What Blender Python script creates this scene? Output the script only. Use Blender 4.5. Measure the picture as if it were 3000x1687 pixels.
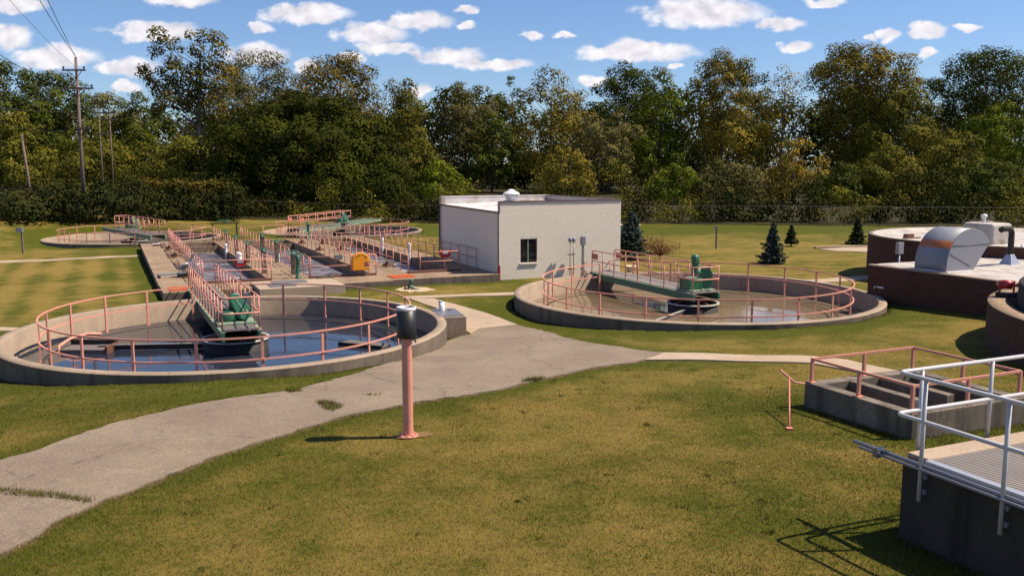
import bpy, math, random
import numpy as np
from mathutils import Vector, Matrix, Euler

for _o in list(bpy.data.objects):
    bpy.data.objects.remove(_o, do_unlink=True)
scene = bpy.context.scene
COL = scene.collection
R_ = math.radians
random.seed(7)

# ------------------------------------------------------------------ camera
CAM_H = 5.9
cam_d = bpy.data.cameras.new("camera")
cam = bpy.data.objects.new("camera", cam_d)
COL.objects.link(cam)
cam_d.sensor_width = 36.0
cam_d.lens = 36.0 * 2600.0 / 3000.0
cam_d.clip_start = 0.1
cam_d.clip_end = 3000.0
cam.location = (0, 0, CAM_H)
cam.rotation_euler = (R_(90) - math.atan(353.5 / 2600.0), 0, 0)
scene.camera = cam
scene.render.resolution_x = 1024
scene.render.resolution_y = 575

# ------------------------------------------------------------------ exposure
scene.view_settings.view_transform = 'Standard'
scene.view_settings.look = 'None'
scene.view_settings.exposure = 0.64
scene.view_settings.gamma = 1.0
scene.view_settings.use_curve_mapping = False
scene.render.engine = 'CYCLES'
scene.cycles.max_bounces = 6
scene.cycles.diffuse_bounces = 2
scene.cycles.glossy_bounces = 3
scene.cycles.transmission_bounces = 4
scene.cycles.transparent_max_bounces = 6
scene.cycles.caustics_reflective = False
scene.cycles.caustics_refractive = False
scene.cycles.use_denoising = True

# ------------------------------------------------------------------ sun and sky
SUN_EL = R_(55.0)
SUN_AZ = R_(85.5)            # clockwise from +Y
SUN_DIR = Vector((math.sin(SUN_AZ) * math.cos(SUN_EL), math.cos(SUN_AZ) * math.cos(SUN_EL), math.sin(SUN_EL)))
sun_d = bpy.data.lights.new("sun", 'SUN')
sun_d.energy = 5.0
sun_d.angle = R_(0.53)
sun_d.color = (1.0, 0.875, 0.70)
sun = bpy.data.objects.new("sun", sun_d)
COL.objects.link(sun)
sun.rotation_euler = (-SUN_DIR).to_track_quat('-Z', 'Y').to_euler()

world = bpy.data.worlds.new("World")
scene.world = world
world.use_nodes = True
world.cycles.sampling_method = 'MANUAL'
world.cycles.sample_map_resolution = 512

# clouds given as sky directions: x/y and z/y tangents of the centre, half width, half height
CLOUDS_PX = [  # centre x, centre y, half width, half height in the photo's angular grid (2600 per unit tangent)
    (60, 8, 95, 26), (30, 98, 75, 42), (165, 160, 150, 38), (455, 84, 150, 32), (535, -4, 115, 22),
    (900, 34, 155, 32), (760, 78, 48, 20), (1085, 92, 125, 34), (1225, 56, 120, 28), (1370, 76, 38, 14),
    (1130, 136, 115, 20), (1372, 24, 40, 17), (1310, 158, 125, 28), (1440, 186, 140, 19),
    (370, 190, 115, 32), (745, 152, 115, 34), (897, 194, 50, 25), (1030, 168, 60, 18), (365, 252, 60, 20),
    (2060, 24, 215, 46), (2292, 64, 82, 22), (1870, 143, 205, 34), (1562, 104, 38, 15), (1655, 101, 40, 10),
    (2328, 130, 58, 19), (2548, 106, 24, 9), (2604, 100, 44, 20), (2712, 86, 72, 25), (2836, 77, 52, 14),
    (2604, 165, 34, 15), (2723, 152, 38, 15), (2420, 0, 70, 16), (1985, 190, 24, 10), (1735, 236, 60, 16), (1230, 262, 40, 22)]


def cloud_tangent(px, py):
    p = math.atan(353.5 / 2600.0)
    dx, dz = (px - 1500) / 2600.0, -(py - 843.5) / 2600.0
    ry = math.cos(p) + dz * math.sin(p)
    return dx / ry, (-math.sin(p) + dz * math.cos(p)) / ry


def cloud_group():
    g = bpy.data.node_groups.new("cloud_field", 'ShaderNodeTree')
    g.interface.new_socket("Tangent", in_out='INPUT', socket_type='NodeSocketVector')
    g.interface.new_socket("Density", in_out='OUTPUT', socket_type='NodeSocketFloat')
    N, L = g.nodes, g.links
    gi, go = N.new('NodeGroupInput'), N.new('NodeGroupOutput')
    acc = None
    for (px, py, hw, hh) in CLOUDS_PX:
        u, w = cloud_tangent(px, py + hh * 0.25)
        a, b = hw * 0.98 / 2600.0, hh * 1.06 / 2600.0
        m1 = N.new('ShaderNodeVectorMath'); m1.operation = 'MULTIPLY_ADD'
        L.new(gi.outputs[0], m1.inputs[0])
        m1.inputs[1].default_value = (1 / a, 1 / b, 0)
        m1.inputs[2].default_value = (-u / a, -w / b, 0)
        ln = N.new('ShaderNodeVectorMath'); ln.operation = 'LENGTH'
        L.new(m1.outputs[0], ln.inputs[0])
        if acc is None:
            acc = ln.outputs['Value']
        else:
            mx = N.new('ShaderNodeMath'); mx.operation = 'MINIMUM'
            L.new(acc, mx.inputs[0]); L.new(ln.outputs['Value'], mx.inputs[1]); acc = mx.outputs[0]
    s = N.new('ShaderNodeMath'); s.operation = 'SUBTRACT'; s.inputs[0].default_value = 1.0
    L.new(acc, s.inputs[1])
    L.new(s.outputs[0], go.inputs[0])
    return g


def build_world():
    nt = world.node_tree
    N, L = nt.nodes, nt.links
    for n in list(N):
        N.remove(n)

    def math_(op, a, b=None, c=None, clamp=False):
        n = N.new('ShaderNodeMath'); n.operation = op; n.use_clamp = clamp
        for i, v in enumerate((a, b, c)):
            if v is None:
                continue
            if isinstance(v, (int, float)):
                n.inputs[i].default_value = v
            else:
                L.new(v, n.inputs[i])
        return n.outputs[0]

    def mixc(f, a, b):
        n = N.new('ShaderNodeMix'); n.data_type = 'RGBA'
        for sock, v in ((n.inputs[0], f), (n.inputs[6], a), (n.inputs[7], b)):
            if isinstance(v, tuple):
                sock.default_value = (*v, 1)
            elif isinstance(v, (int, float)):
                sock.default_value = v
            else:
                L.new(v, sock)
        return n.outputs[2]

    sky = N.new('ShaderNodeTexSky')
    sky.sky_type = 'NISHITA'
    sky.sun_disc = False
    sky.sun_elevation = SUN_EL
    sky.sun_rotation = SUN_AZ
    sky.altitude = 200
    sky.air_density = 1.0
    sky.dust_density = 0.25
    sky.ozone_density = 2.6
    geo = N.new('ShaderNodeTexCoord')
    sep = N.new('ShaderNodeSeparateXYZ')
    L.new(geo.outputs['Generated'], sep.inputs[0])
    X, Y, Z = sep.outputs
    ysafe = math_('MAXIMUM', Y, 0.02)
    u = math_('DIVIDE', X, ysafe)
    w = math_('DIVIDE', Z, ysafe)
    tan = N.new('ShaderNodeCombineXYZ'); L.new(u, tan.inputs[0]); L.new(w, tan.inputs[1])
    # billow the outlines
    sc = N.new('ShaderNodeVectorMath'); sc.operation = 'MULTIPLY'
    L.new(tan.outputs[0], sc.inputs[0]); sc.inputs[1].default_value = (1.0, 1.5, 1.0)
    nz = N.new('ShaderNodeTexNoise'); nz.inputs['Scale'].default_value = 42.0; nz.inputs['Detail'].default_value = 6.0
    nz.inputs['Roughness'].default_value = 0.52
    L.new(sc.outputs[0], nz.inputs['Vector'])
    wp = N.new('ShaderNodeVectorMath'); wp.operation = 'SUBTRACT'
    L.new(nz.outputs['Color'], wp.inputs[0]); wp.inputs[1].default_value = (0.5, 0.5, 0.5)
    wp2 = N.new('ShaderNodeVectorMath'); wp2.operation = 'MULTIPLY_ADD'
    L.new(wp.outputs[0], wp2.inputs[0]); wp2.inputs[1].default_value = (0.040, 0.017, 0.0)
    L.new(tan.outputs[0], wp2.inputs[2])
    grp = cloud_group()
    d0 = N.new('ShaderNodeGroup'); d0.node_tree = grp; L.new(wp2.outputs[0], d0.inputs[0])
    up = N.new('ShaderNodeVectorMath'); up.operation = 'ADD'; L.new(sc.outputs[0], up.inputs[0]); up.inputs[1].default_value = (0.005, 0.014, 0)
    nz2 = N.new('ShaderNodeTexNoise'); nz2.inputs['Scale'].default_value = 42.0; nz2.inputs['Detail'].default_value = 2.0; nz2.inputs['Roughness'].default_value = 0.55
    L.new(up.outputs[0], nz2.inputs['Vector'])
    fine = math_('MULTIPLY', math_('SUBTRACT', nz.outputs['Fac'], 0.5), 0.85)
    dens = math_('ADD', d0.outputs[0], fine)
    # the same broken fair-weather cloud everywhere else, on a level layer overhead
    zsafe = math_('MAXIMUM', Z, 0.04)
    lay = N.new('ShaderNodeCombineXYZ'); L.new(math_('DIVIDE', X, zsafe), lay.inputs[0]); L.new(math_('DIVIDE', Y, zsafe), lay.inputs[1])
    nl = N.new('ShaderNodeTexNoise'); nl.inputs['Scale'].default_value = 1.05; nl.inputs['Detail'].default_value = 7.0; nl.inputs['Roughness'].default_value = 0.55
    L.new(lay.outputs[0], nl.inputs['Vector'])
    dl = math_('MULTIPLY', math_('SUBTRACT', nl.outputs['Fac'], 0.575), 4.5)
    infront = math_('MULTIPLY', math_('GREATER_THAN', Y, 0.05),
                    math_('MULTIPLY', math_('LESS_THAN', math_('ABSOLUTE', u), 0.66), math_('LESS_THAN', w, 0.225)))
    both = N.new('ShaderNodeMix'); both.data_type = 'FLOAT'
    L.new(infront, both.inputs[0]); L.new(dl, both.inputs[2]); L.new(dens, both.inputs[3])
    dens_all = both.outputs[0]
    mr = N.new('ShaderNodeMapRange'); mr.interpolation_type = 'SMOOTHSTEP'
    L.new(dens_all, mr.inputs['Value']); mr.inputs['From Min'].default_value = -0.02; mr.inputs['From Max'].default_value = 0.46
    mask = math_('MULTIPLY', mr.outputs[0], 0.96)
    # lit tops, lilac-grey undersides
    lit = math_('SUBTRACT', nz.outputs['Fac'], nz2.outputs['Fac'])
    litn = math_('SUBTRACT', math_('MULTIPLY', lit, 1.5), math_('MULTIPLY', mr.outputs[0], 0.22))
    litc = math_('ADD', litn, 0.95, clamp=True)
    ccol = mixc(litc, (0.36, 0.345, 0.40), (0.66, 0.64, 0.66))
    # sky colour
    st = N.new('ShaderNodeVectorMath'); st.operation = 'SCALE'; L.new(sky.outputs[0], st.inputs[0]); st.inputs['Scale'].default_value = SKY_STRENGTH
    tint = mixc(1.0, st.outputs[0], (0.76, 0.87, 1.08)); N[-1].blend_type = 'MULTIPLY'
    col = mixc(mask, tint, ccol)
    # under the horizon: plain dim ground tone
    below = math_('LESS_THAN', Z, -0.01)
    col = mixc(below, col, (0.06, 0.065, 0.04))
    bg = N.new('ShaderNodeBackground'); L.new(col, bg.inputs[0]); bg.inputs[1].default_value = 1.0
    out = N.new('ShaderNodeOutputWorld'); L.new(bg.outputs[0], out.inputs[0])


SKY_STRENGTH = 0.076
build_world()

# ------------------------------------------------------------------ helpers
def link(o, parent=None):
    COL.objects.link(o)
    if parent is not None:
        o.parent = parent
    return o


def tag(o, label=None, cat=None, group=None, kind=None):
    if label: o["label"] = label
    if cat: o["category"] = cat
    if group: o["group"] = group
    if kind: o["kind"] = kind
    return o


def thing(name, label, cat, loc=(0, 0, 0), rz=0.0, group=None):
    o = bpy.data.objects.new(name, None)
    o.empty_display_size = 0.2
    link(o)
    o.location = loc
    o.rotation_euler = (0, 0, rz)
    return tag(o, label, cat, group)


def place(name, me, parent=None, loc=(0, 0, 0), rot=(0, 0, 0), scale=None):
    o = bpy.data.objects.new(name, me)
    link(o, parent)
    o.location = loc
    o.rotation_euler = rot
    if scale: o.scale = scale
    return o


class MB:
    """collects simple solids and turns them into one mesh"""

    def __init__(self):
        self.v, self.f, self.s = [], [], []

    def add(self, vs, fs, smooth=False):
        b = len(self.v)
        self.v += [tuple(p) for p in vs]
        for f in fs:
            self.f.append(tuple(i + b for i in f)); self.s.append(smooth)
        return self

    def box(self, c, s, rz=0.0, taper=1.0):
        x, y, z = s[0] / 2, s[1] / 2, s[2] / 2
        cr, sr = math.cos(rz), math.sin(rz)
        vs = []
        for dz, t in ((-z, 1.0), (z, taper)):
            for dx, dy in ((-x, -y), (x, -y), (x, y), (-x, y)):
                dx *= t; dy *= t
                vs.append((c[0] + dx * cr - dy * sr, c[1] + dx * sr + dy * cr, c[2] + dz))
        return self.add(vs, [(3, 2, 1, 0), (4, 5, 6, 7), (0, 1, 5, 4), (1, 2, 6, 5), (2, 3, 7, 6), (3, 0, 4, 7)])

    def bb(self, x0, x1, y0, y1, z0, z1):
        return self.box(((x0 + x1) / 2, (y0 + y1) / 2, (z0 + z1) / 2), (x1 - x0, y1 - y0, z1 - z0))

    def prism(self, poly, z0, z1, axis='z'):
        """poly (2-D, counter-clockwise) extruded along an axis; axis x maps poly to (y,z), axis y maps it to (x,z)"""
        n = len(poly)
        def m(p, t):
            return (p[0], p[1], t) if axis == 'z' else ((t, p[0], p[1]) if axis == 'x' else (p[0], t, p[1]))
        vs = [m(p, z0) for p in poly] + [m(p, z1) for p in poly]
        fs = [tuple(range(n - 1, -1, -1)), tuple(range(n, 2 * n))]
        fs += [(i, (i + 1) % n, (i + 1) % n + n, i + n) for i in range(n)]
        if axis == 'y':
            fs = [tuple(reversed(f)) for f in fs]
        return self.add(vs, fs)

    def tube(self, pts, r, seg=8, closed=False, cap=True, r2=None, square=False):
        pts = [Vector(p) for p in pts]
        n = len(pts)
        up = Vector((0, 0, 1))
        base = len(self.v)
        prev = None
        for i, p in enumerate(pts):
            if closed:
                t = pts[(i + 1) % n] - pts[i - 1]
            else:
                t = (pts[min(i + 1, n - 1)] - pts[max(i - 1, 0)])
            t.normalize()
            a = t.cross(up)
            if a.length < 1e-3:
                a = prev if prev is not None else Vector((1, 0, 0))
                a = a - t * a.dot(t)
            a.normalize(); b = a.cross(t); prev = a
            rr = r if r2 is None else r + (r2 - r) * i / max(1, n - 1)
            for k in range(seg):
                an = 2 * math.pi * (k + (0.5 if square else 0)) / seg
                q = p + (a * math.cos(an) + b * math.sin(an)) * rr
                self.v.append(tuple(q))
        m = n if closed else n - 1
        for i in range(m):
            i2 = (i + 1) % n
            for k in range(seg):
                k2 = (k + 1) % seg
                self.f.append((base + i * seg + k, base + i * seg + k2, base + i2 * seg + k2, base + i2 * seg + k)); self.s.append(seg > 4)
        if cap and not closed:
            self.f.append(tuple(base + k for k in range(seg))[::-1]); self.s.append(False)
            self.f.append(tuple(base + (n - 1) * seg + k for k in range(seg))); self.s.append(False)
        return self

    def lathe(self, prof, seg=24, c=(0, 0, 0), smooth=True, closed=False, a0=0.0, a1=None):
        """profile (r, z) turned about the vertical axis through c"""
        full = a1 is None
        base = len(self.v)
        n = len(prof)
        cols = seg if full else seg + 1
        for k in range(cols):
            an = a0 + (2 * math.pi if full else (a1 - a0)) * k / seg
            for (r, z) in prof:
                self.v.append((c[0] + r * math.cos(an), c[1] + r * math.sin(an), c[2] + z))
        m = n if closed else n - 1
        for k in range(seg):
            k2 = (k + 1) % cols
            for i in range(m):
                j = (i + 1) % n
                self.f.append((base + k * n + i, base + k2 * n + i, base + k2 * n + j, base + k * n + j)); self.s.append(smooth)
        return self

    def cyl(self, c, r, h, seg=16, r2=None):
        r2 = r if r2 is None else r2
        self.lathe([(0.0001, 0), (r, 0)], seg, c, False)
        self.lathe([(r, 0), (r2, h)], seg, c, True)
        self.lathe([(r2, h), (0.0001, h)], seg, c, False)
        return self

    def mesh(self, name, mat):
        me = bpy.data.meshes.new(name)
        me.from_pydata(self.v, [], self.f)
        if isinstance(mat, (list, tuple)):
            for m in mat: me.materials.append(m)
        else:
            me.materials.append(mat)
        me.polygons.foreach_set("use_smooth", self.s)
        me.validate()
        me.update()
        return me

    def build(self, name, mat, parent=None, loc=(0, 0, 0), rot=(0, 0, 0), bevel=0.0):
        o = place(name, self.mesh(name, mat), parent, loc, rot)
        if bevel:
            md = o.modifiers.new("bevel", 'BEVEL'); md.width = bevel; md.segments = 2; md.limit_method = 'ANGLE'; md.angle_limit = R_(40)
        return o


def np_mesh(name, verts, faces, mat, attrs=None, smooth=False):
    """verts (n,3) and faces (m,k) numpy arrays straight into a mesh"""
    me = bpy.data.meshes.new(name)
    n, (m, k) = len(verts), faces.shape
    me.vertices.add(n); me.vertices.foreach_set("co", np.ascontiguousarray(verts, dtype=np.float32).ravel())
    me.loops.add(m * k); me.loops.foreach_set("vertex_index", faces.astype(np.int32).ravel())
    me.polygons.add(m); me.polygons.foreach_set("loop_start", np.arange(0, m * k, k, dtype=np.int32))
    me.polygons.foreach_set("use_smooth", np.full(m, smooth))
    if attrs:
        for an, arr in attrs.items():
            at = me.attributes.new(an, 'FLOAT', 'POINT'); at.data.foreach_set("value", np.ascontiguousarray(arr, dtype=np.float32))
    me.materials.append(mat)
    me.update(calc_edges=True)
    return me


# ------------------------------------------------------------------ materials
class NT:
    def __init__(self, name):
        self.m = bpy.data.materials.new(name); self.m.use_nodes = True
        self.t = self.m.node_tree; self.N, self.L = self.t.nodes, self.t.links
        self.b = self.N["Principled BSDF"]
        self._pos = None

    def pos(self, kind='obj'):
        if kind == 'obj':
            return self.N.new('ShaderNodeTexCoord').outputs['Object']
        return self.N.new('ShaderNodeNewGeometry').outputs['Position']

    def val(self, sock, v):
        if isinstance(v, tuple):
            sock.default_value = (*v, 1) if len(v) == 3 and sock.type == 'RGBA' else v
        elif isinstance(v, (int, float)):
            sock.default_value = v
        else:
            self.L.new(v, sock)

    def noise(self, vec, scale, detail=4.0, rough=0.55, stretch=None):
        if stretch:
            s = self.N.new('ShaderNodeVectorMath'); s.operation = 'MULTIPLY'; self.L.new(vec, s.inputs[0]); s.inputs[1].default_value = stretch; vec = s.outputs[0]
        n = self.N.new('ShaderNodeTexNoise'); self.L.new(vec, n.inputs['Vector'])
        n.inputs['Scale'].default_value = scale; n.inputs['Detail'].default_value = detail; n.inputs['Roughness'].default_value = rough
        return n.outputs['Fac']

    def ramp(self, f, lo, hi):
        n = self.N.new('ShaderNodeMapRange'); n.interpolation_type = 'SMOOTHSTEP'; self.L.new(f, n.inputs[0]); n.inputs[1].default_value = lo; n.inputs[2].default_value = hi
        return n.outputs[0]

    def mix(self, f, a, b, blend='MIX'):
        n = self.N.new('ShaderNodeMix'); n.data_type = 'RGBA'; n.blend_type = blend
        self.val(n.inputs[0], f); self.val(n.inputs[6], a); self.val(n.inputs[7], b)
        return n.outputs[2]

    def math(self, op, a, b=0.0, clamp=False):
        n = self.N.new('ShaderNodeMath'); n.operation = op; n.use_clamp = clamp
        self.val(n.inputs[0], a); self.val(n.inputs[1], b)
        return n.outputs[0]

    def attr(self, name):
        n = self.N.new('ShaderNodeAttribute'); n.attribute_name = name
        return n.outputs['Fac']

    def rand(self):
        return self.N.new('ShaderNodeObjectInfo').outputs['Random']

    def bump(self, f, strength=0.3, dist=0.01):
        n = self.N.new('ShaderNodeBump'); self.L.new(f, n.inputs['Height']); n.inputs['Strength'].default_value = strength; n.inputs['Distance'].default_value = dist
        self.L.new(n.outputs[0], self.b.inputs['Normal'])

    def out(self, color=None, rough=None, metal=None, spec=None):
        if color is not None: self.val(self.b.inputs['Base Color'], color)
        if rough is not None: self.val(self.b.inputs['Roughness'], rough)
        if metal is not None: self.val(self.b.inputs['Metallic'], metal)
        if spec is not None: self.b.inputs['Specular IOR Level'].default_value = spec
        return self.m


def paint(name, col, rough=0.5, vary=0.18, worn=None, amount=0.62, scale=9.0, metal=0.0):
    """painted or metal surface: faded patches plus worn or rusty spots"""
    t = NT(name); p = t.pos('world')
    n1 = t.noise(p, scale * 0.35, 5)
    c = t.mix(n1, tuple(x * (1 - vary) for x in col), tuple(min(1, x * (1 + vary)) for x in col))
    if worn:
        n2 = t.noise(p, scale, 6, 0.65)
        c = t.mix(t.ramp(n2, amount, amount + 0.1), c, worn)
    t.bump(t.noise(p, scale * 6, 3), 0.08, 0.003)
    return t.out(c, rough, metal)


def concrete(name, light, dark, stain, rough=0.85, scale=1.0, streak=0.5, bump=0.5, stain_at=0.55):
    t = NT(name); p = t.pos('world')
    big = t.noise(p, 0.8 * scale, 6, 0.6)
    fine = t.noise(p, 14 * scale, 6, 0.7)
    c = t.mix(t.ramp(big, 0.3, 0.72), dark, light)
    c = t.mix(t.math('MULTIPLY', t.ramp(fine, 0.35, 0.7), 0.45), c, tuple(x * 0.6 for x in dark))
    run = t.noise(p, 2.6 * scale, 5, 0.6, (1, 1, 0.12))       # water runs down the faces
    c = t.mix(t.math('MULTIPLY', t.ramp(run, stain_at, stain_at + 0.2), streak), c, stain)
    t.bump(t.noise(p, 45 * scale, 5, 0.7), bump, 0.006)
    return t.out(c, rough, 0, 0.3)


M = {}
M['concrete'] = concrete('concrete_tank', (0.38, 0.285, 0.205), (0.27, 0.205, 0.15), (0.11, 0.085, 0.065))
M['concrete_deck'] = concrete('concrete_deck', (0.33, 0.235, 0.155), (0.225, 0.155, 0.10), (0.11, 0.07, 0.042), streak=0.6, stain_at=0.5)
M['concrete_pad'] = concrete('concrete_pad', (0.42, 0.32, 0.235), (0.34, 0.255, 0.185), (0.22, 0.17, 0.13), streak=0.35)
M['concrete_outer'] = concrete('concrete_outer_face', (0.21, 0.165, 0.125), (0.135, 0.105, 0.08), (0.07, 0.055, 0.045), streak=0.7, stain_at=0.47)  # stained outer faces, with shade put into the darker base tone
M['concrete_dark'] = concrete('concrete_weathered_shaded', (0.062, 0.050, 0.041), (0.038, 0.031, 0.026), (0.018, 0.015, 0.013), streak=0.8, stain_at=0.48)  # weathered streaks over a base darkened to put shade into the platform wall
M['concrete_box'] = concrete('concrete_mossy', (0.24, 0.195, 0.15), (0.13, 0.11, 0.085), (0.06, 0.05, 0.04), streak=0.7, stain_at=0.45)
M['sidewalk'] = concrete('sidewalk_concrete', (0.44, 0.335, 0.24), (0.36, 0.27, 0.19), (0.25, 0.18, 0.12), streak=0.25, scale=1.2)
M['salmon'] = paint('salmon_paint', (0.62, 0.262, 0.19), 0.55, 0.14, (0.36, 0.13, 0.075), 0.60, 12.0)
M['salmon_dark'] = paint('salmon_paint_faded', (0.50, 0.17, 0.115), 0.55, 0.2, (0.25, 0.09, 0.05), 0.62, 8.0)
M['green'] = paint('machine_green', (0.02, 0.115, 0.062), 0.42, 0.25, (0.03, 0.05, 0.03), 0.66, 7.0)
M['green_pale'] = paint('faded_green_paint', (0.15, 0.26, 0.18), 0.6, 0.25, (0.33, 0.28, 0.20), 0.48, 5.0)
M['green_beam'] = paint('green_steel', (0.035, 0.13, 0.085), 0.5, 0.25, (0.06, 0.04, 0.025), 0.6, 4.0)
M['brown_beam'] = paint('brown_edge_steel', (0.16, 0.065, 0.045), 0.6, 0.25, (0.08, 0.04, 0.03), 0.6, 5.0)
M['rust'] = paint('rusty_iron', (0.15, 0.06, 0.035), 0.75, 0.35, (0.07, 0.03, 0.02), 0.55, 14.0)
M['black'] = paint('black_paint', (0.011, 0.011, 0.012), 0.45, 0.3, (0.05, 0.018, 0.014), 0.66, 5.0)
M['dark_iron'] = paint('dark_wet_iron', (0.016, 0.014, 0.013), 0.75, 0.3, (0.05, 0.03, 0.02), 0.66, 9.0)
M['pale_lip'] = paint('pale_scaled_lip', (0.36, 0.33, 0.29), 0.7, 0.2, (0.1, 0.08, 0.07), 0.55, 9.0)
M['white_pvc'] = paint('white_plastic', (0.74, 0.72, 0.73), 0.4, 0.06)
M['grate'] = paint('weathered_grating', (0.27, 0.235, 0.215), 0.6, 0.15, (0.15, 0.11, 0.09), 0.6, 6.0, 0.1)
M['galv'] = paint('galvanised_steel', (0.42, 0.44, 0.49), 0.42, 0.14, (0.34, 0.35, 0.38), 0.58, 10.0, 0.55)
M['alu'] = paint('aluminium_pipe', (0.50, 0.49, 0.50), 0.45, 0.08, (0.4, 0.4, 0.41), 0.6, 6.0, 0.15)
M['grey_steel'] = paint('grey_steel', (0.17, 0.165, 0.18), 0.45, 0.25, (0.1, 0.08, 0.07), 0.62, 8.0, 0.3)
M['conduit'] = paint('grey_conduit', (0.26, 0.26, 0.29), 0.4, 0.1, None, 0.6, 5.0, 0.4)
M['yellow'] = paint('yellow_fibreglass', (0.72, 0.27, 0.008), 0.42, 0.08)
M['red'] = paint('red_box_paint', (0.34, 0.012, 0.022), 0.4, 0.15)
M['maroon'] = paint('maroon_label', (0.22, 0.05, 0.03), 0.5, 0.1)
M['orange'] = paint('orange_matting', (0.52, 0.105, 0.022), 0.75, 0.18, (0.4, 0.1, 0.03), 0.64, 12.0)
M['ink'] = paint('dark_lettering', (0.035, 0.022, 0.012), 0.6, 0.1)
M['trim'] = paint('mauve_trim_metal', (0.13, 0.085, 0.09), 0.5, 0.15)
M['tan_box'] = paint('cream_bucket', (0.70, 0.62, 0.46), 0.6, 0.1)
M['wood_pole'] = paint('weathered_pole_wood', (0.17, 0.115, 0.10), 0.85, 0.25, (0.09, 0.06, 0.05), 0.55, 6.0)
M['cable'] = paint('black_cable', (0.03, 0.03, 0.032), 0.5, 0.1)
M['utility_green'] = paint('utility_box_green', (0.16, 0.21, 0.17), 0.5, 0.15)
M['lawn_post'] = paint('grey_wood_post', (0.17, 0.12, 0.12), 0.8, 0.2)


def mat_white_block():
    t = NT('cream_block_paint'); p = t.pos('world')
    n = t.noise(p, 1.1, 5, 0.6); f = t.noise(p, 20, 5, 0.7)
    c = t.mix(n, (0.72, 0.63, 0.52), (0.79, 0.70, 0.59))
    c = t.mix(t.math('MULTIPLY', t.ramp(f, 0.55, 0.8), 0.25), c, (0.58, 0.52, 0.44))
    c = t.mix(t.math('MULTIPLY', t.rand(), 0.08), c, (0.62, 0.56, 0.48))
    t.bump(t.noise(p, 80, 4, 0.7), 0.25, 0.004)
    return t.out(c, 0.75, 0, 0.3)


def mat_brick(name, col, mortar, scale=1.0):
    t = NT(name)
    tc = t.N.new('ShaderNodeTexCoord')
    b = t.N.new('ShaderNodeTexBrick')
    b.inputs['Scale'].default_value = 1.0
    b.inputs['Brick Width'].default_value = 0.22; b.inputs['Row Height'].default_value = 0.075
    b.inputs['Mortar Size'].default_value = 0.006; b.inputs['Mortar Smooth'].default_value = 0.2
    t.val(b.inputs['Color1'], tuple(c * 0.75 for c in col)); t.val(b.inputs['Color2'], tuple(c * 1.2 for c in col)); t.val(b.inputs['Mortar'], mortar)
    t.L.new(tc.outputs['UV'], b.inputs['Vector'])
    p = t.pos('world')
    c = t.mix(t.math('MULTIPLY', t.noise(p, 0.9, 5), 0.45), b.outputs['Color'], tuple(x * 0.5 for x in col))
    n = t.N.new('ShaderNodeBump'); t.L.new(b.outputs['Fac'], n.inputs['Height']); n.inputs['Strength'].default_value = 0.5; n.inputs['Distance'].default_value = 0.01; n.invert = True
    t.L.new(n.outputs[0], t.b.inputs['Normal'])
    return t.out(c, 0.85, 0, 0.25)


def mat_roof(name, col=(0.45, 0.405, 0.37), dirt=(0.20, 0.155, 0.12)):
    t = NT(name); p = t.pos('world')
    n = t.noise(p, 0.55, 7, 0.65); f = t.noise(p, 2.2, 6, 0.6, (1, 0.35, 1))
    c = t.mix(t.ramp(n, 0.42, 0.75), col, tuple((a + b) / 2 for a, b in zip(col, dirt)))
    c = t.mix(t.math('MULTIPLY', t.ramp(f, 0.48, 0.70), 0.65), c, dirt)
    t.bump(t.noise(p, 3.5, 5, 0.6), 0.6, 0.04)
    return t.out(c, 0.6, 0, 0.4)


def mat_water(name, col, deep, rough=0.03, ripple=0.06, scum=None, film=0.0):
    t = NT(name); p = t.pos('world')
    n = t.noise(p, 0.35, 5, 0.6, (1, 1, 1))
    c = t.mix(t.ramp(n, 0.35, 0.7), deep, col)
    if scum:
        s = t.noise(p, 1.3, 6, 0.65)
        c = t.mix(t.math('MULTIPLY', t.ramp(s, 0.6, 0.75), film), c, scum)
    t.bump(t.noise(p, 4.5, 3, 0.5), ripple, 0.02)
    t.b.inputs['IOR'].default_value = 1.333
    return t.out(c, rough, 0, 0.5)


def mat_foam():
    t = NT('aerated_water'); p = t.pos('obj')
    w = t.noise(p, 1.5, 6, 0.62, (0.55, 1.9, 1)); f = t.noise(p, 5.0, 6, 0.7, (0.6, 1.8, 1)); big = t.noise(p, 0.35, 3, 0.5)
    k = t.math('ADD', t.math('MULTIPLY', t.ramp(w, 0.44, 0.66), t.ramp(big, 0.25, 0.6)), t.math('MULTIPLY', t.ramp(f, 0.52, 0.72), 0.45), clamp=True)
    c = t.mix(k, (0.070, 0.058, 0.066), (0.40, 0.365, 0.40))
    t.bump(t.math('ADD', w, t.math('MULTIPLY', f, 0.5)), 0.7, 0.08)
    return t.out(c, t.math('ADD', t.math('MULTIPLY', k, 0.5), 0.12), 0, 0.5)


M['block'] = mat_white_block()
M['brick'] = mat_brick('dark_red_brick', (0.090, 0.036, 0.026), (0.07, 0.048, 0.038))
M['brick_near'] = mat_brick('brown_brick', (0.085, 0.042, 0.032), (0.07, 0.05, 0.045))
M['roof'] = mat_roof('white_roof_membrane')
M['roof_bright'] = mat_roof('white_building_roof', (0.60, 0.57, 0.56), (0.42, 0.33, 0.28))
M['water_blue'] = mat_water('still_water', (0.030, 0.034, 0.048), (0.020, 0.024, 0.038), 0.02, 0.10)
M['water_brown'] = mat_water('murky_water', (0.20, 0.145, 0.092), (0.15, 0.108, 0.068), 0.03, 0.05, (0.25, 0.19, 0.13), 0.5)
M['foam'] = mat_foam()


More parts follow.
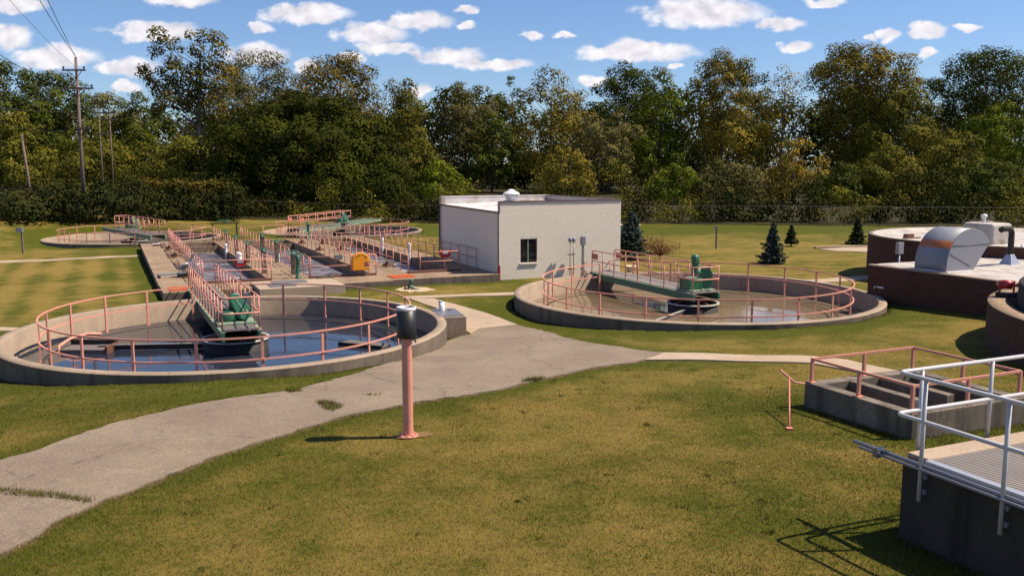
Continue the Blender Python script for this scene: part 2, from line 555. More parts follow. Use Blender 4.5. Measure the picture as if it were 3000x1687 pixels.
def mat_wood(name, col):
    t = NT(name); p = t.pos('obj')
    g = t.noise(p, 5, 6, 0.6, (6, 0.5, 6))
    c = t.mix(g, tuple(x * 0.65 for x in col), tuple(x * 1.25 for x in col))
    c = t.mix(t.math('MULTIPLY', t.rand(), 0.35), c, tuple(x * 0.6 for x in col))
    t.bump(g, 0.3, 0.004)
    return t.out(c, 0.85, 0, 0.2)


M['plank'] = mat_wood('grey_boardwalk_wood', (0.25, 0.215, 0.205))
M['panel'] = mat_wood('dull_deck_panel', (0.16, 0.135, 0.13))


def mat_hood():
    """galvanised cowl with the rusted band across its curved back"""
    t = NT('galvanised_cowl'); p = t.pos('world'); o = t.pos('obj')
    n = t.noise(p, 6, 5, 0.6)
    c = t.mix(n, (0.20, 0.205, 0.24), (0.27, 0.275, 0.31))
    a = t.attr('band')
    e = t.math('ADD', a, t.math('MULTIPLY', t.math('SUBTRACT', t.noise(p, 7, 5), 0.5), 0.22))
    r = t.mix(t.noise(p, 14, 5, 0.7), (0.38, 0.10, 0.03), (0.52, 0.16, 0.05))
    c = t.mix(t.ramp(e, 0.35, 0.6), c, r)
    return t.out(c, 0.55, 0.08)


M['hood'] = mat_hood()


def mat_glass():
    t = NT('dark_window_glass')
    return t.out((0.012, 0.013, 0.014), 0.04, 0, 0.6)


M['glass'] = mat_glass()


def lawn_colour(t, p):
    big = t.noise(p, 0.16, 5, 0.6); mid = t.noise(p, 0.9, 6, 0.65); fine = t.noise(p, 9, 6, 0.72); tiny = t.noise(p, 55, 3, 0.7)
    dry = t.math('ADD', t.math('MULTIPLY', big, 0.9), t.math('MULTIPLY', mid, 0.75))
    dry = t.math('ADD', dry, t.math('MULTIPLY', t.math('SUBTRACT', fine, 0.5), 0.9))
    dry = t.math('SUBTRACT', dry, t.math('MULTIPLY', t.attr('lush'), 0.50))
    dry = t.math('ADD', dry, t.attr('stripe'))
    k = t.ramp(dry, 0.55, 0.98)
    soil = t.ramp(t.math('ADD', t.attr('soil'), t.math('MULTIPLY', t.math('SUBTRACT', fine, 0.5), 0.9)), 0.42, 0.72)
    c = t.mix(k, (0.060, 0.071, 0.004), (0.218, 0.152, 0.038))
    c = t.mix(t.math('MULTIPLY', t.ramp(fine, 0.45, 0.75), 0.55), c, (0.044, 0.042, 0.005))
    c = t.mix(t.math('MULTIPLY', t.ramp(tiny, 0.5, 0.78), 0.35), c, (0.235, 0.17, 0.056))
    c = t.mix(t.math('MULTIPLY', soil, 0.8), c, (0.15, 0.098, 0.052))
    return c, fine, tiny


def mat_lawn():
    t = NT('mown_lawn'); p = t.pos('world')
    c, fine, tiny = lawn_colour(t, p)
    t.bump(t.math('ADD', fine, t.math('MULTIPLY', tiny, 0.6)), 0.8, 0.05)
    return t.out(c, 0.95, 0, 0.1)


def mat_blade():
    t = NT('grass_blade'); p = t.pos('world')
    c, fine, tiny = lawn_colour(t, p)
    a = t.attr('tint')
    c = t.mix(t.math('MULTIPLY', a, 0.45), c, (0.25, 0.18, 0.06))
    c = t.mix(0.25, c, t.mix(a, (0.066, 0.074, 0.006), (0.20, 0.14, 0.042)))
    t.b.inputs['Transmission Weight'].default_value = 0.0
    return t.out(c, 0.8, 0, 0.15)


M['lawn'] = mat_lawn()
M['blade'] = mat_blade()


def mat_asphalt():
    t = NT('old_asphalt'); p = t.pos('world')
    big = t.noise(p, 0.5, 6, 0.6); sp = t.noise(p, 26, 5, 0.85); mid = t.noise(p, 3.5, 6, 0.65)
    c = t.mix(t.ramp(big, 0.3, 0.72), (0.165, 0.125, 0.088), (0.235, 0.18, 0.128))
    c = t.mix(t.math('MULTIPLY', t.ramp(sp, 0.5, 0.64), 0.75), c, (0.33, 0.265, 0.20))
    c = t.mix(t.math('MULTIPLY', t.ramp(sp, 0.50, 0.36), 0.75), c, (0.10, 0.08, 0.07))
    c = t.mix(t.math('MULTIPLY', t.ramp(mid, 0.48, 0.72), 0.55), c, (0.135, 0.105, 0.09))
    v = t.N.new('ShaderNodeTexVoronoi'); v.feature = 'DISTANCE_TO_EDGE'; v.inputs['Scale'].default_value = 0.22
    q = t.N.new('ShaderNodeVectorMath'); q.operation = 'MULTIPLY_ADD'
    nn = t.N.new('ShaderNodeTexNoise'); t.L.new(p, nn.inputs['Vector']); nn.inputs['Scale'].default_value = 1.3; nn.inputs['Detail'].default_value = 6
    t.L.new(nn.outputs['Color'], q.inputs[0]); q.inputs[1].default_value = (0.9, 0.9, 0.0); t.L.new(p, q.inputs[2])
    t.L.new(q.outputs[0], v.inputs['Vector'])
    cr = t.ramp(v.outputs['Distance'], 0.012, 0.0)
    c = t.mix(t.math('MULTIPLY', t.math('MULTIPLY', cr, t.ramp(mid, 0.4, 0.6)), 0.75), c, (0.09, 0.075, 0.06))
    t.bump(sp, 0.5, 0.008)
    return t.out(c, 0.9, 0, 0.25)


M['asphalt'] = mat_asphalt()


def mat_soil(name, a, b):
    t = NT(name); p = t.pos('world')
    c = t.mix(t.noise(p, 5, 6, 0.7), a, b)
    t.bump(t.noise(p, 30, 5, 0.7), 0.6, 0.02)
    return t.out(c, 0.95, 0, 0.1)


M['sand'] = mat_soil('bare_sandy_soil', (0.36, 0.27, 0.17), (0.5, 0.40, 0.28))
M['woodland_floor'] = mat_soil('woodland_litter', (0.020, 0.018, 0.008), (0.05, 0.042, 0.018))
M['rust_soil'] = mat_soil('rust_stained_soil', (0.13, 0.085, 0.035), (0.22, 0.135, 0.06))


def mat_leaf(name, dark, light, autumn=None, amount=0.0, trans=0.12):
    t = NT(name); p = t.pos('world')
    a = t.attr('tint')
    c = t.mix(a, dark, light)
    if autumn:
        n = t.noise(p, 0.28, 4, 0.6)
        k = t.math('ADD', t.math('MULTIPLY', n, 0.8), t.math('MULTIPLY', a, 0.35))
        c = t.mix(t.math('MULTIPLY', t.ramp(k, 0.55, 0.75), amount), c, autumn)
    c = t.mix(t.math('MULTIPLY', t.rand(), 0.2), c, tuple(x * 0.7 for x in dark))
    t.out(c, 0.8, 0, 0.06)
    tr = t.N.new('ShaderNodeBsdfTranslucent'); t.val(tr.inputs['Color'], c)
    mx = t.N.new('ShaderNodeMixShader'); mx.inputs[0].default_value = trans
    t.L.new(t.b.outputs[0], mx.inputs[1]); t.L.new(tr.outputs[0], mx.inputs[2])
    t.L.new(mx.outputs[0], t.N['Material Output'].inputs['Surface'])
    return t.m


M['leaf_dark'] = mat_leaf('dark_green_foliage', (0.026, 0.036, 0.006), (0.105, 0.118, 0.013))
M['leaf_maple'] = mat_leaf('maple_foliage', (0.010, 0.014, 0.002), (0.075, 0.082, 0.006), None, 0, 0.06)
M['leaf_olive'] = mat_leaf('olive_foliage', (0.062, 0.064, 0.009), (0.190, 0.178, 0.022), (0.23, 0.165, 0.024), 0.45)
M['leaf_gold'] = mat_leaf('yellowing_foliage', (0.100, 0.085, 0.012), (0.277, 0.224, 0.032), (0.366, 0.242, 0.032), 0.6)
M['leaf_amber'] = mat_leaf('amber_foliage', (0.136, 0.100, 0.015), (0.342, 0.248, 0.034), (0.448, 0.266, 0.028), 0.7)
M['leaf_grey'] = mat_leaf('grey_green_foliage', (0.064, 0.060, 0.020), (0.185, 0.165, 0.052), (0.20, 0.145, 0.04), 0.4)
M['leaf_bright'] = mat_leaf('fresh_green_foliage', (0.050, 0.072, 0.006), (0.175, 0.200, 0.014))
M['leaf_brown'] = mat_leaf('brownish_green_foliage', (0.058, 0.050, 0.010), (0.185, 0.145, 0.026), (0.25, 0.135, 0.026), 0.45)
M['leaf_cotton'] = mat_leaf('cottonwood_foliage', (0.060, 0.054, 0.010), (0.195, 0.155, 0.024), (0.24, 0.16, 0.026), 0.45)
M['leaf_hedge'] = mat_leaf('hedge_foliage', (0.012, 0.018, 0.005), (0.045, 0.054, 0.011), (0.10, 0.06, 0.02), 0.25, 0.1)
M['leaf_under'] = mat_leaf('undergrowth_foliage', (0.014, 0.019, 0.004), (0.060, 0.064, 0.009), (0.10, 0.07, 0.012), 0.4, 0.08)
M['spruce'] = mat_leaf('blue_spruce_needles', (0.024, 0.040, 0.028), (0.075, 0.105, 0.085), None, 0, 0.15)
M['spruce_green'] = mat_leaf('green_spruce_needles', (0.022, 0.034, 0.012), (0.066, 0.080, 0.030), None, 0, 0.15)
M['shrub'] = mat_leaf('reddish_shrub_leaves', (0.10, 0.05, 0.022), (0.24, 0.14, 0.055), None, 0, 0.2)
M['bark'] = paint('bark', (0.10, 0.078, 0.06), 0.9, 0.3, (0.05, 0.04, 0.03), 0.5, 8.0)
M['bark_pale'] = paint('pale_bark', (0.20, 0.165, 0.13), 0.9, 0.3, (0.09, 0.07, 0.05), 0.55, 5.0)

# ------------------------------------------------------------------ terrain
ANCH=np.array([(-14.61,24.75,-.07),(-10.77,22.58,.28),(-7.14,22.79,.42),(-5.43,23.62,.29),(-3.37,25.71,.24),(-2.46,27.78,.1),(-2.22,30.1,-.14),
(-9.4,36.9,.0),(-16.6,30,.0),(.31,35.68,.04),(1.22,33.49,.03),(3.75,30.97,.23),(6.8,29.91,.36),(9.03,29.96,.43),(11.66,30.94,.44),(13.61,32.62,.4),
(7.7,45.4,.08),(-1.98,16.4,.8),(5.2,11.1,1.04),(7,13,1.0),(7.3,15.8,.91),(6.1,18.3,.86),(9,19.6,.8),(0,8,1.15),(-8,8,1.1),(8,6,1.15),(-15,12,.9),
(-.68,46.4,0),(6,49.4,0),(-4,55,-.05),(-15.5,39,0),(-21,52,-.1),(-27,64,-.1),(-6,43,.08),(-36,68,.03),(-32.8,66.3,-.12),(-30,66,0),
(-15,73.5,-.2),(-8,80,-.2),(-17,93,0),(14,92,0),(35,88,0),(60,85,0),(-45,78,1.7),(-55,70,1.8),(-38,80,.9),(-25,90,.2),
(15,37.2,.3),(17,31,.5),(13.8,25.4,.6),(0,150,0),(-90,150,1.5),(90,150,0),(0,-25,1.2),(110,30,.5),(-110,30,.6)],float)
def _k(r2): return np.sqrt(r2+16.)
_A=_k(((ANCH[:,None,:2]-ANCH[None,:,:2])**2).sum(-1))
_n=len(ANCH); _M=np.zeros((_n+1,_n+1)); _M[:_n,:_n]=_A-np.eye(_n)*.15; _M[:_n,_n]=1; _M[_n,:_n]=1
_W=np.linalg.solve(_M,np.append(ANCH[:,2],0))
def terrain(x,y):
    x=np.asarray(x,float);y=np.asarray(y,float); s=x.shape; x=x.ravel();y=y.ravel(); out=np.full(x.shape,_W[-1])
    xc=np.clip(x,-115,115); yc=np.clip(y,-30,155)
    for (ax,ay,_),w in zip(ANCH,_W[:-1]): out+=w*_k((xc-ax)**2+(yc-ay)**2)
    return out.reshape(s)

ANG = R_(24.4)                                    # the whole plant is laid out on this grid
U = np.array([-math.sin(ANG), math.cos(ANG)])     # along the channels, away from the camera
V = np.array([math.cos(ANG), math.sin(ANG)])      # across the channels
DECK_O = np.array([-15.54, 39.11])                # near left corner of the aeration basin
DECK_Z = 0.36
T1, T2 = ((-9.36, 29.57), 7.13, 0.60), ((7.73, 37.49), 7.64, 0.60)
T3, T4 = ((-31.1, 72.9), 6.85, 0.22), ((-15.9, 83.6), 7.4, 0.02)
TANKS = [T1, T2, T3, T4]
WEIR_O, WEIR_Z = np.array([7.35, 15.84]), 1.40
PLAT_O, PLAT_Z = np.array([5.10, 11.22]), 2.20
BLD_O = np.array([-0.68, 46.40])


def D(a, b, z=DECK_Z):
    p = DECK_O + V * a + U * b
    return (float(p[0]), float(p[1]), z)


def local(o, x, y):
    d = np.stack([x - o[0], y - o[1]], -1)
    return d @ V, d @ U


def inside_poly(x, y, poly):
    r = np.zeros(x.shape, bool)
    n = len(poly)
    for i in range(n):
        x1, y1 = poly[i]; x2, y2 = poly[(i + 1) % n]
        if y1 == y2: continue
        c = ((y1 > y) != (y2 > y)) & (x < (x2 - x1) * (y - y1) / (y2 - y1) + x1)
        r ^= c
    return r


def dist_poly(x, y, poly, closed=True):
    d = np.full(x.shape, 1e9)
    n = len(poly)
    for i in range(n if closed else n - 1):
        ax, ay = poly[i]; bx, by = poly[(i + 1) % n]
        dx, dy = bx - ax, by - ay
        t = np.clip(((x - ax) * dx + (y - ay) * dy) / (dx * dx + dy * dy + 1e-9), 0, 1)
        d = np.minimum(d, np.hypot(x - ax - t * dx, y - ay - t * dy))
    return d


ASPHALT = [(-12.6, 7.0), (-10.9, 10.2), (-9.9, 12.6), (-8.88, 14.85), (-8.63, 15.67), (-8.39, 16.67), (-8.09, 17.74), (-7.35, 19.05), (-6.39, 20.19), (-5.45, 20.88), (-5.21, 20.78), (-4.9, 21.87),
           (-4.07, 23.81), (-3.5, 25.26), (-2.9, 26.1), (-2.54, 27.35), (-2.31, 30.14), (-1.96, 31.16), (-1.49, 31.71), (-1.23, 32.66), (-0.57, 32.95),
           (0.18, 33.21), (0.9, 31.98), (1.79, 29.69), (2.69, 27.87), (3.55, 26.62), (4.16, 25.87), (4.49, 25.58), (3.74, 24.48), (2.98, 23.92),
           (1.7, 22.86), (0.98, 22.05), (0.42, 21.59), (0.02, 21.03), (-0.83, 20.42), (-1.87, 19.58), (-2.84, 18.81), (-3.43, 18.22), (-3.92, 17.38),
           (-4.75, 16.09), (-5.38, 14.68), (-5.71, 13.81), (-5.9, 13.19), (-6.2, 12.54), (-6.34, 11.88), (-6.43, 11.13), (-6.5, 10.71), (-6.9, 9.2), (-8.0, 7.0)]
WALKS = {
    'a': [(3.74, 24.48), (6.13, 23.84), (8.05, 23.4), (8.42, 24.52), (6.42, 25.02), (4.49, 25.58)],
    'b': [(8.05, 23.4), (9.0, 21.9), (9.9, 22.3), (9.23, 23.97), (8.42, 24.52)],
    'c': [(-1.49, 31.71), (-1.23, 32.66), (0.18, 33.21), (-1.19, 35.98), (-3.53, 39.42), (-4.57, 39.36), (-3.17, 36.94), (-1.96, 33.1)],
    'd': [(-4.9, 39.3), (0.42, 40.44), (0.43, 41.31), (-4.9, 39.96)],
    'e': [(14.9, 43.6), (18.24, 45.03), (18.97, 46.88), (14.9, 44.95)],
    'f': [(-34.0, 53.3), (-25.4, 60.6), (-25.9, 61.2), (-34.6, 54.3)],
    'g': [(-20.2, 31.0), (-18.1, 31.6), (-18.0, 32.2), (-20.2, 32.2)],
    'h': [(22.15, 64.0), (27.5, 65.8), (27.0, 60.2), (22.8, 61.9)],
}
BOXES = [  # plan rectangles that hide the ground: origin, x0, x1, y0, y1 in the plant grid
    (DECK_O, 0.1, 16.4, 0.1, 28.3), (WEIR_O, 0.1, 3.03, 0.1, 2.68), (PLAT_O, 0.15, 4.0, -6.0, -0.15)]


def hidden(x, y, grow=0.0):
    h = np.zeros(x.shape, bool)
    for (c, r, z) in TANKS:
        h |= np.hypot(x - c[0], y - c[1]) < r - 0.03 + grow
    for (o, x0, x1, y0, y1) in BOXES:
        a, b = local(o, x, y)
        h |= (a > x0 - grow) & (a < x1 + grow) & (b > y0 - grow) & (b < y1 + grow)
    return h


def lush_stripe(x, y):
    """damp greener turf by walls and paving, and mower stripes on the left lawn"""
    l = np.zeros(x.shape)
    for (c, r, z) in TANKS:
        l = np.maximum(l, np.exp(-np.maximum(np.hypot(x - c[0], y - c[1]) - r, 0) / 1.6))
    for (o, x0, x1, y0, y1) in BOXES:
        a, b = local(o, x, y)
        d = np.hypot(np.maximum(np.maximum(x0 - a, a - x1), 0), np.maximum(np.maximum(y0 - b, b - y1), 0))
        l = np.maximum(l, np.exp(-d / 1.1))
    l = np.maximum(l, 0.75 * np.exp(-dist_poly(x, y, ASPHALT) / 0.7))
    l = np.maximum(l, 0.9 * np.exp(-((y - 86) / 8.0) ** 2) * (x > -10))
    l = np.maximum(l, 0.6 * np.exp(-(np.hypot(x + 9, (y - 20.4) * 1.3) / 4.5) ** 2))
    a, b = local(DECK_O, x, y)
    s = 0.11 * np.sin(a * 2 * math.pi / 1.75) * np.exp(-np.maximum(a + 0.8, 0) * 3) * (b > -4) * (b < 24) * (a > -14)
    a2 = x * 0.25 + y * 0.97
    s = s + 0.05 * np.sin(a2 * 2 * math.pi / 2.1) * (y > 42) * (x > 4)
    return l, s


def soil_edge(x, y):
    s = np.exp(-dist_poly(x, y, ASPHALT) / 0.16)
    for poly in WALKS.values():
        s = np.maximum(s, 0.8 * np.exp(-dist_poly(x, y, poly) / 0.10))
    return s


def axis(lo, hi, step, far, growth=1.25):
    m = list(np.arange(lo, hi + 1e-6, step))
    s, p = step, hi
    while p < far[1]:
        s *= growth; p += s; m.append(p)
    s, p, left = step, lo, []
    while p > far[0]:
        s *= growth; p -= s; left.append(p)
    return np.array(left[::-1] + m)


def build_ground():
    xs = axis(-40, 26, 0.23, (-900, 900)); ys = axis(4, 92, 0.23, (-120, 1500))
    gx, gy = np.meshgrid(xs, ys)
    gz = terrain(gx, gy)
    gz = gz + 0.02 * np.sin(gx * 1.7 + gy * 0.6) * np.sin(gy * 1.3 - gx * 0.4)
    gz = np.where(hidden(gx, gy), -2.6, gz)
    l, s = lush_stripe(gx, gy)
    nx, ny = len(xs), len(ys)
    idx = np.arange(nx * ny).reshape(ny, nx)
    f = np.stack([idx[:-1, :-1], idx[:-1, 1:], idx[1:, 1:], idx[1:, :-1]], -1).reshape(-1, 4)
    me = np_mesh('lawn', np.stack([gx, gy, gz], -1).reshape(-1, 3), f, M['lawn'], {'lush': l.ravel(), 'stripe': s.ravel(), 'soil': soil_edge(gx, gy).ravel()}, True)
    tag(place('lawn', me), kind='structure')


def ground_z(x, y):
    return float(terrain(x, y)) + 0.02 * math.sin(x * 1.7 + y * 0.6) * math.sin(y * 1.3 - x * 0.4)


def sheet(name, poly, mat, lift=0.03, thick=0.12, step=0.35, rough=0.0, skirt=True):
    """a paved area: its outline filled with a draped grid and given an edge that goes into the soil"""
    from mathutils.geometry import delaunay_2d_cdt
    rnd = random.Random(len(poly) * 31 + int(poly[0][0] * 10))
    out = []
    n = len(poly)
    for i in range(n):
        (x1, y1), (x2, y2) = poly[i], poly[(i + 1) % n]
        k = max(1, int(math.hypot(x2 - x1, y2 - y1) / step))
        for j in range(k):
            t = j / k
            out.append(Vector((x1 + (x2 - x1) * t + rnd.uniform(-rough, rough), y1 + (y2 - y1) * t + rnd.uniform(-rough, rough))))
    xs = np.array([p.x for p in out]); ys = np.array([p.y for p in out])
    gx, gy = np.meshgrid(np.arange(xs.min(), xs.max(), step), np.arange(ys.min(), ys.max(), step))
    gx, gy = gx.ravel(), gy.ravel()
    pl = [(p.x, p.y) for p in out]
    ok = inside_poly(gx, gy, pl) & (dist_poly(gx, gy, pl) > step * 0.4)
    pts = out + [Vector((a, b)) for a, b in zip(gx[ok], gy[ok])]
    vs, es, fs, *_ = delaunay_2d_cdt(pts, [(i, (i + 1) % len(out)) for i in range(len(out))], [], 1, 1e-5)
    mb = MB()
    mb.add([(p.x, p.y, ground_z(p.x, p.y) + lift) for p in vs], [tuple(f) for f in fs], True)
    if skirt:
        m = len(out)
        mb.add([(p.x, p.y, ground_z(p.x, p.y) + lift - (thick if k else 0)) for k in (0, 1) for p in out],
               [(i + m, (i + 1) % m + m, (i + 1) % m, i) for i in range(m)])
    return mb.build(name, mat)


build_ground()
tag(sheet('asphalt_path', ASPHALT, M['asphalt'], 0.035, 0.2, 0.22, 0.055), kind='structure')
for k_, poly_ in WALKS.items():
    tag(sheet('concrete_sidewalk', poly_, M['sidewalk'], 0.038, 0.2, 0.5, 0.012), kind='structure')
tag(sheet('bare_soil_patch', [(-5.63, 42.0), (-5.3, 43.3), (-4.3, 43.0), (-3.7, 42.2), (-4.0, 41.5), (-4.82, 41.2)], M['sand'], 0.03, 0.1, 0.2, 0.10), kind='structure')
tag(sheet('stained_soil_patch', [(-2.26, 16.38), (-2.1, 16.56), (-1.75, 16.74), (-1.52, 16.66), (-1.56, 16.40), (-1.9, 16.20), (-2.14, 16.22)], M['rust_soil'], 0.024, 0.1, 0.06, 0.022), kind='structure')
FLOOR_EDGE = [(-85.0, 86.0), (-46.0, 84.5), (-38.0, 88.5), (-25.0, 96.0), (14.0, 93.4), (40.0, 89.4), (85.0, 82.0)]
tag(sheet('woodland_ground', FLOOR_EDGE + [(260.0, 340.0), (-260.0, 340.0)], M['woodland_floor'], 0.06, 0.3, 6.0, 0.3), kind='structure')
WEEDS = [[(-8.6, 13.3), (-7.9, 13.28), (-7.47, 13.12), (-7.06, 13.08), (-6.76, 12.95), (-6.2, 12.72), (-6.2, 12.5), (-6.8, 12.72), (-7.2, 12.76), (-7.9, 13.0), (-8.6, 13.12)],
         [(-4.5, 19.63), (-4.29, 19.8), (-4.0, 19.6), (-3.68, 19.05), (-3.84, 18.5), (-4.11, 18.8)],
         [(-3.66, 20.2), (-3.4, 20.36), (-3.0, 20.34), (-3.1, 20.2)],
         [(-5.6, 20.95), (-5.1, 20.95), (-4.95, 20.7), (-5.3, 20.55)], [(0.3, 21.9), (0.9, 22.1), (0.7, 21.6), (0.2, 21.4)]]


def grass_blades():
    rng = np.random.default_rng(3)
    xs, ys, hs, ws = [], [], [], []
    for (y0, y1, dens, h, w) in ((6.5, 11, 1900, 0.042, 0.008), (11, 15, 1700, 0.038, 0.009), (15, 20, 1050, 0.034, 0.011), (20, 26, 450, 0.028, 0.014), (26, 34, 120, 0.024, 0.018), (34, 40, 20, 0.024, 0.02)):
        hw = y1 * 0.62 + 0.5
        n = int(dens * (y1 - y0) * 2 * hw)
        xs.append(rng.uniform(-hw, hw, n)); ys.append(rng.uniform(y0, y1, n)); hs.append(np.full(n, h)); ws.append(np.full(n, w))
    # strays creeping over the paving edge and weeds standing in its cracks
    for poly in WEEDS:
        p = np.array(poly); lo, hi = p.min(0) - 0.05, p.max(0) + 0.05
        n = int(2600 * np.prod(hi - lo))
        xs.append(rng.uniform(lo[0], hi[0], n)); ys.append(rng.uniform(lo[1], hi[1], n)); hs.append(np.full(n, 0.075)); ws.append(np.full(n, 0.012))
    nm = sum(len(a) for a in xs[:6])
    # coarser tufts and clover scattered through the turf
    kx, ky = rng.uniform(-12, 12, 300), rng.uniform(7, 24, 300)
    kn = rng.integers(14, 46, 300)
    tx = np.repeat(kx, kn) + rng.normal(size=kn.sum()) * np.repeat(rng.uniform(0.03, 0.11, 300), kn); ty = np.repeat(ky, kn) + rng.normal(size=kn.sum()) * np.repeat(rng.uniform(0.03, 0.11, 300), kn)
    xs.append(tx); ys.append(ty); hs.append(np.full(len(tx), 0.055)); ws.append(np.full(len(tx), 0.014))
    nw = sum(len(a) for a in xs[:-1])
    x, y, h, w = (np.concatenate(a) for a in (xs, ys, hs, ws))
    weed = (np.arange(len(x)) >= nm) & (np.arange(len(x)) < nw)
    tuft = np.arange(len(x)) >= nw
    keep = np.abs(x) < y * 0.60 + 0.6
    keep &= ~hidden(x, y, 0.02)
    ina = inside_poly(x, y, ASPHALT)
    da = dist_poly(x, y, ASPHALT)
    inw = np.zeros(x.shape, bool)
    for poly in WEEDS:
        inw |= inside_poly(x, y, poly) & (dist_poly(x, y, poly) > rng.random(len(x)) * 0.14 - 0.02)
    near_edge = da < (0.04 + 0.22 * np.abs(np.sin(x * 1.9 + y * 1.1) * np.sin(x * 5.3 - y * 3.7))) * rng.random(len(x)) ** 0.7
    keep &= (~ina) | near_edge | (weed & inw)
    keep &= (~weed) | inw
    for poly in WALKS.values():
        keep &= ~(inside_poly(x, y, poly) & (dist_poly(x, y, poly) > 0.05))
    for c, r in (((-4.7, 42.2), 0.75), ((-1.93, 16.45), 0.30), ((22.4, 22.7), 9.0)):
        keep &= np.hypot(x - c[0], y - c[1]) > r * (0.8 + 0.4 * rng.random(len(x)))
    x, y, h, w, weed, tuft = x[keep], y[keep], h[keep], w[keep], weed[keep], tuft[keep]
    n = len(x)
    l, s = lush_stripe(x, y)
    h = h * rng.uniform(0.45, 1.25, n) * (1 + 0.5 * l)
    an = rng.uniform(0, 2 * math.pi, n)
    lean = rng.uniform(0.15, 1.1, n) * h
    la = rng.uniform(0, 2 * math.pi, n)
    z = terrain(x, y) + 0.02 * np.sin(x * 1.7 + y * 0.6) * np.sin(y * 1.3 - x * 0.4) - 0.006 + np.where(weed, 0.03, 0)
    dx, dy = np.cos(an) * w / 2, np.sin(an) * w / 2
    v = np.empty((n, 3, 3))
    v[:, 0] = np.stack([x - dx, y - dy, z], -1); v[:, 1] = np.stack([x + dx, y + dy, z], -1)
    v[:, 2] = np.stack([x + np.cos(la) * lean, y + np.sin(la) * lean, z + h], -1)
    rep = lambda a: np.repeat(a, 3)
    me = np_mesh('grass', v.reshape(-1, 3), np.arange(n * 3).reshape(-1, 3), M['blade'],
                 {'lush': rep(l + np.where(weed, 0.8, 0) + np.where(tuft, 1.0, 0)), 'stripe': rep(s), 'soil': rep(np.where(weed, 0, soil_edge(x, y)) * 0.8), 'tint': rep(rng.random(n) ** 2)})
    tag(place('grass', me), 'short mown grass blades over the lawns', 'grass', kind='stuff')


grass_blades()


# ------------------------------------------------------------------ clarifier tanks
def arc(r, z, a0, a1, n):
    return [(r * math.cos(a0 + (a1 - a0) * i / n), r * math.sin(a0 + (a1 - a0) * i / n), z) for i in range(n + 1)]


def clarifier_tank(tank, water_z, wmat, label, seg=96):
    (c, r, zr) = tank
    t = thing('clarifier_tank', label, 'tank', (c[0], c[1], 0), 0, 'round concrete clarifier tanks')
    rng = random.Random(int(r * 100))
    prof = [(r - 0.32, -2.4), (r - 0.32, zr - 0.02), (r - 0.30, zr), (r - 0.03, zr), (r, zr - 0.035)]
    MB().lathe(prof, seg).build('tank_wall', M['concrete'], t)
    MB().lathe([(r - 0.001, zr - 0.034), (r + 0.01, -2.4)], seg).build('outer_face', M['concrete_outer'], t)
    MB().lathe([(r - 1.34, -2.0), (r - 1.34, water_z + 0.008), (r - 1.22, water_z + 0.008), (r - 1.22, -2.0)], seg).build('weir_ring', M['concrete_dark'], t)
    w = MB().lathe([(0.001, 0), (r * 0.5, 0), (r - 0.31, 0)], seg).build('water', wmat, None, (c[0], c[1], water_z))
    tag(w, kind='structure')
    return t


def ring_railing(tank, base_z, top_z, gap_dir, gap, n, label, mid_frac=0.52, r_in=1.27):
    """posts and two bent bars round the inner weir, open where the bridge comes in"""
    (c, r, zr) = tank
    rr = r - r_in
    t = thing('ring_railing', label, 'railing', (c[0], c[1], 0), 0, 'railings round the clarifier tanks')
    a0, a1 = gap_dir + gap / 2, gap_dir + 2 * math.pi - gap / 2
    pm = MB().box((0, 0, (top_z - base_z) / 2), (0.045, 0.075, top_z - base_z)).box((0, 0, 0.03), (0.07, 0.12, 0.06)).mesh('post', M['salmon'])
    for i in range(n):
        a = a0 + (a1 - a0) * i / (n - 1)
        place('post', pm, t, (rr * math.cos(a), rr * math.sin(a), base_z), (0, 0, a))
    for nm, z in (('top_rail', top_z), ('mid_rail', base_z + (top_z - base_z) * mid_frac)):
        MB().tube(arc(rr + 0.03, z, a0, a1, 72), 0.032, 4, square=True).build(nm, M['salmon'], t)
    return t


def bend(p, q, s, r, n=5):
    """round the corner at q on the way p -> q -> s"""
    p, q, s = Vector(p), Vector(q), Vector(s)
    a, b = q + (p - q).normalized() * r, q + (s - q).normalized() * r
    return [tuple((1 - t) ** 2 * a + 2 * t * (1 - t) * q + t * t * b) for t in [i / n for i in range(n + 1)]]


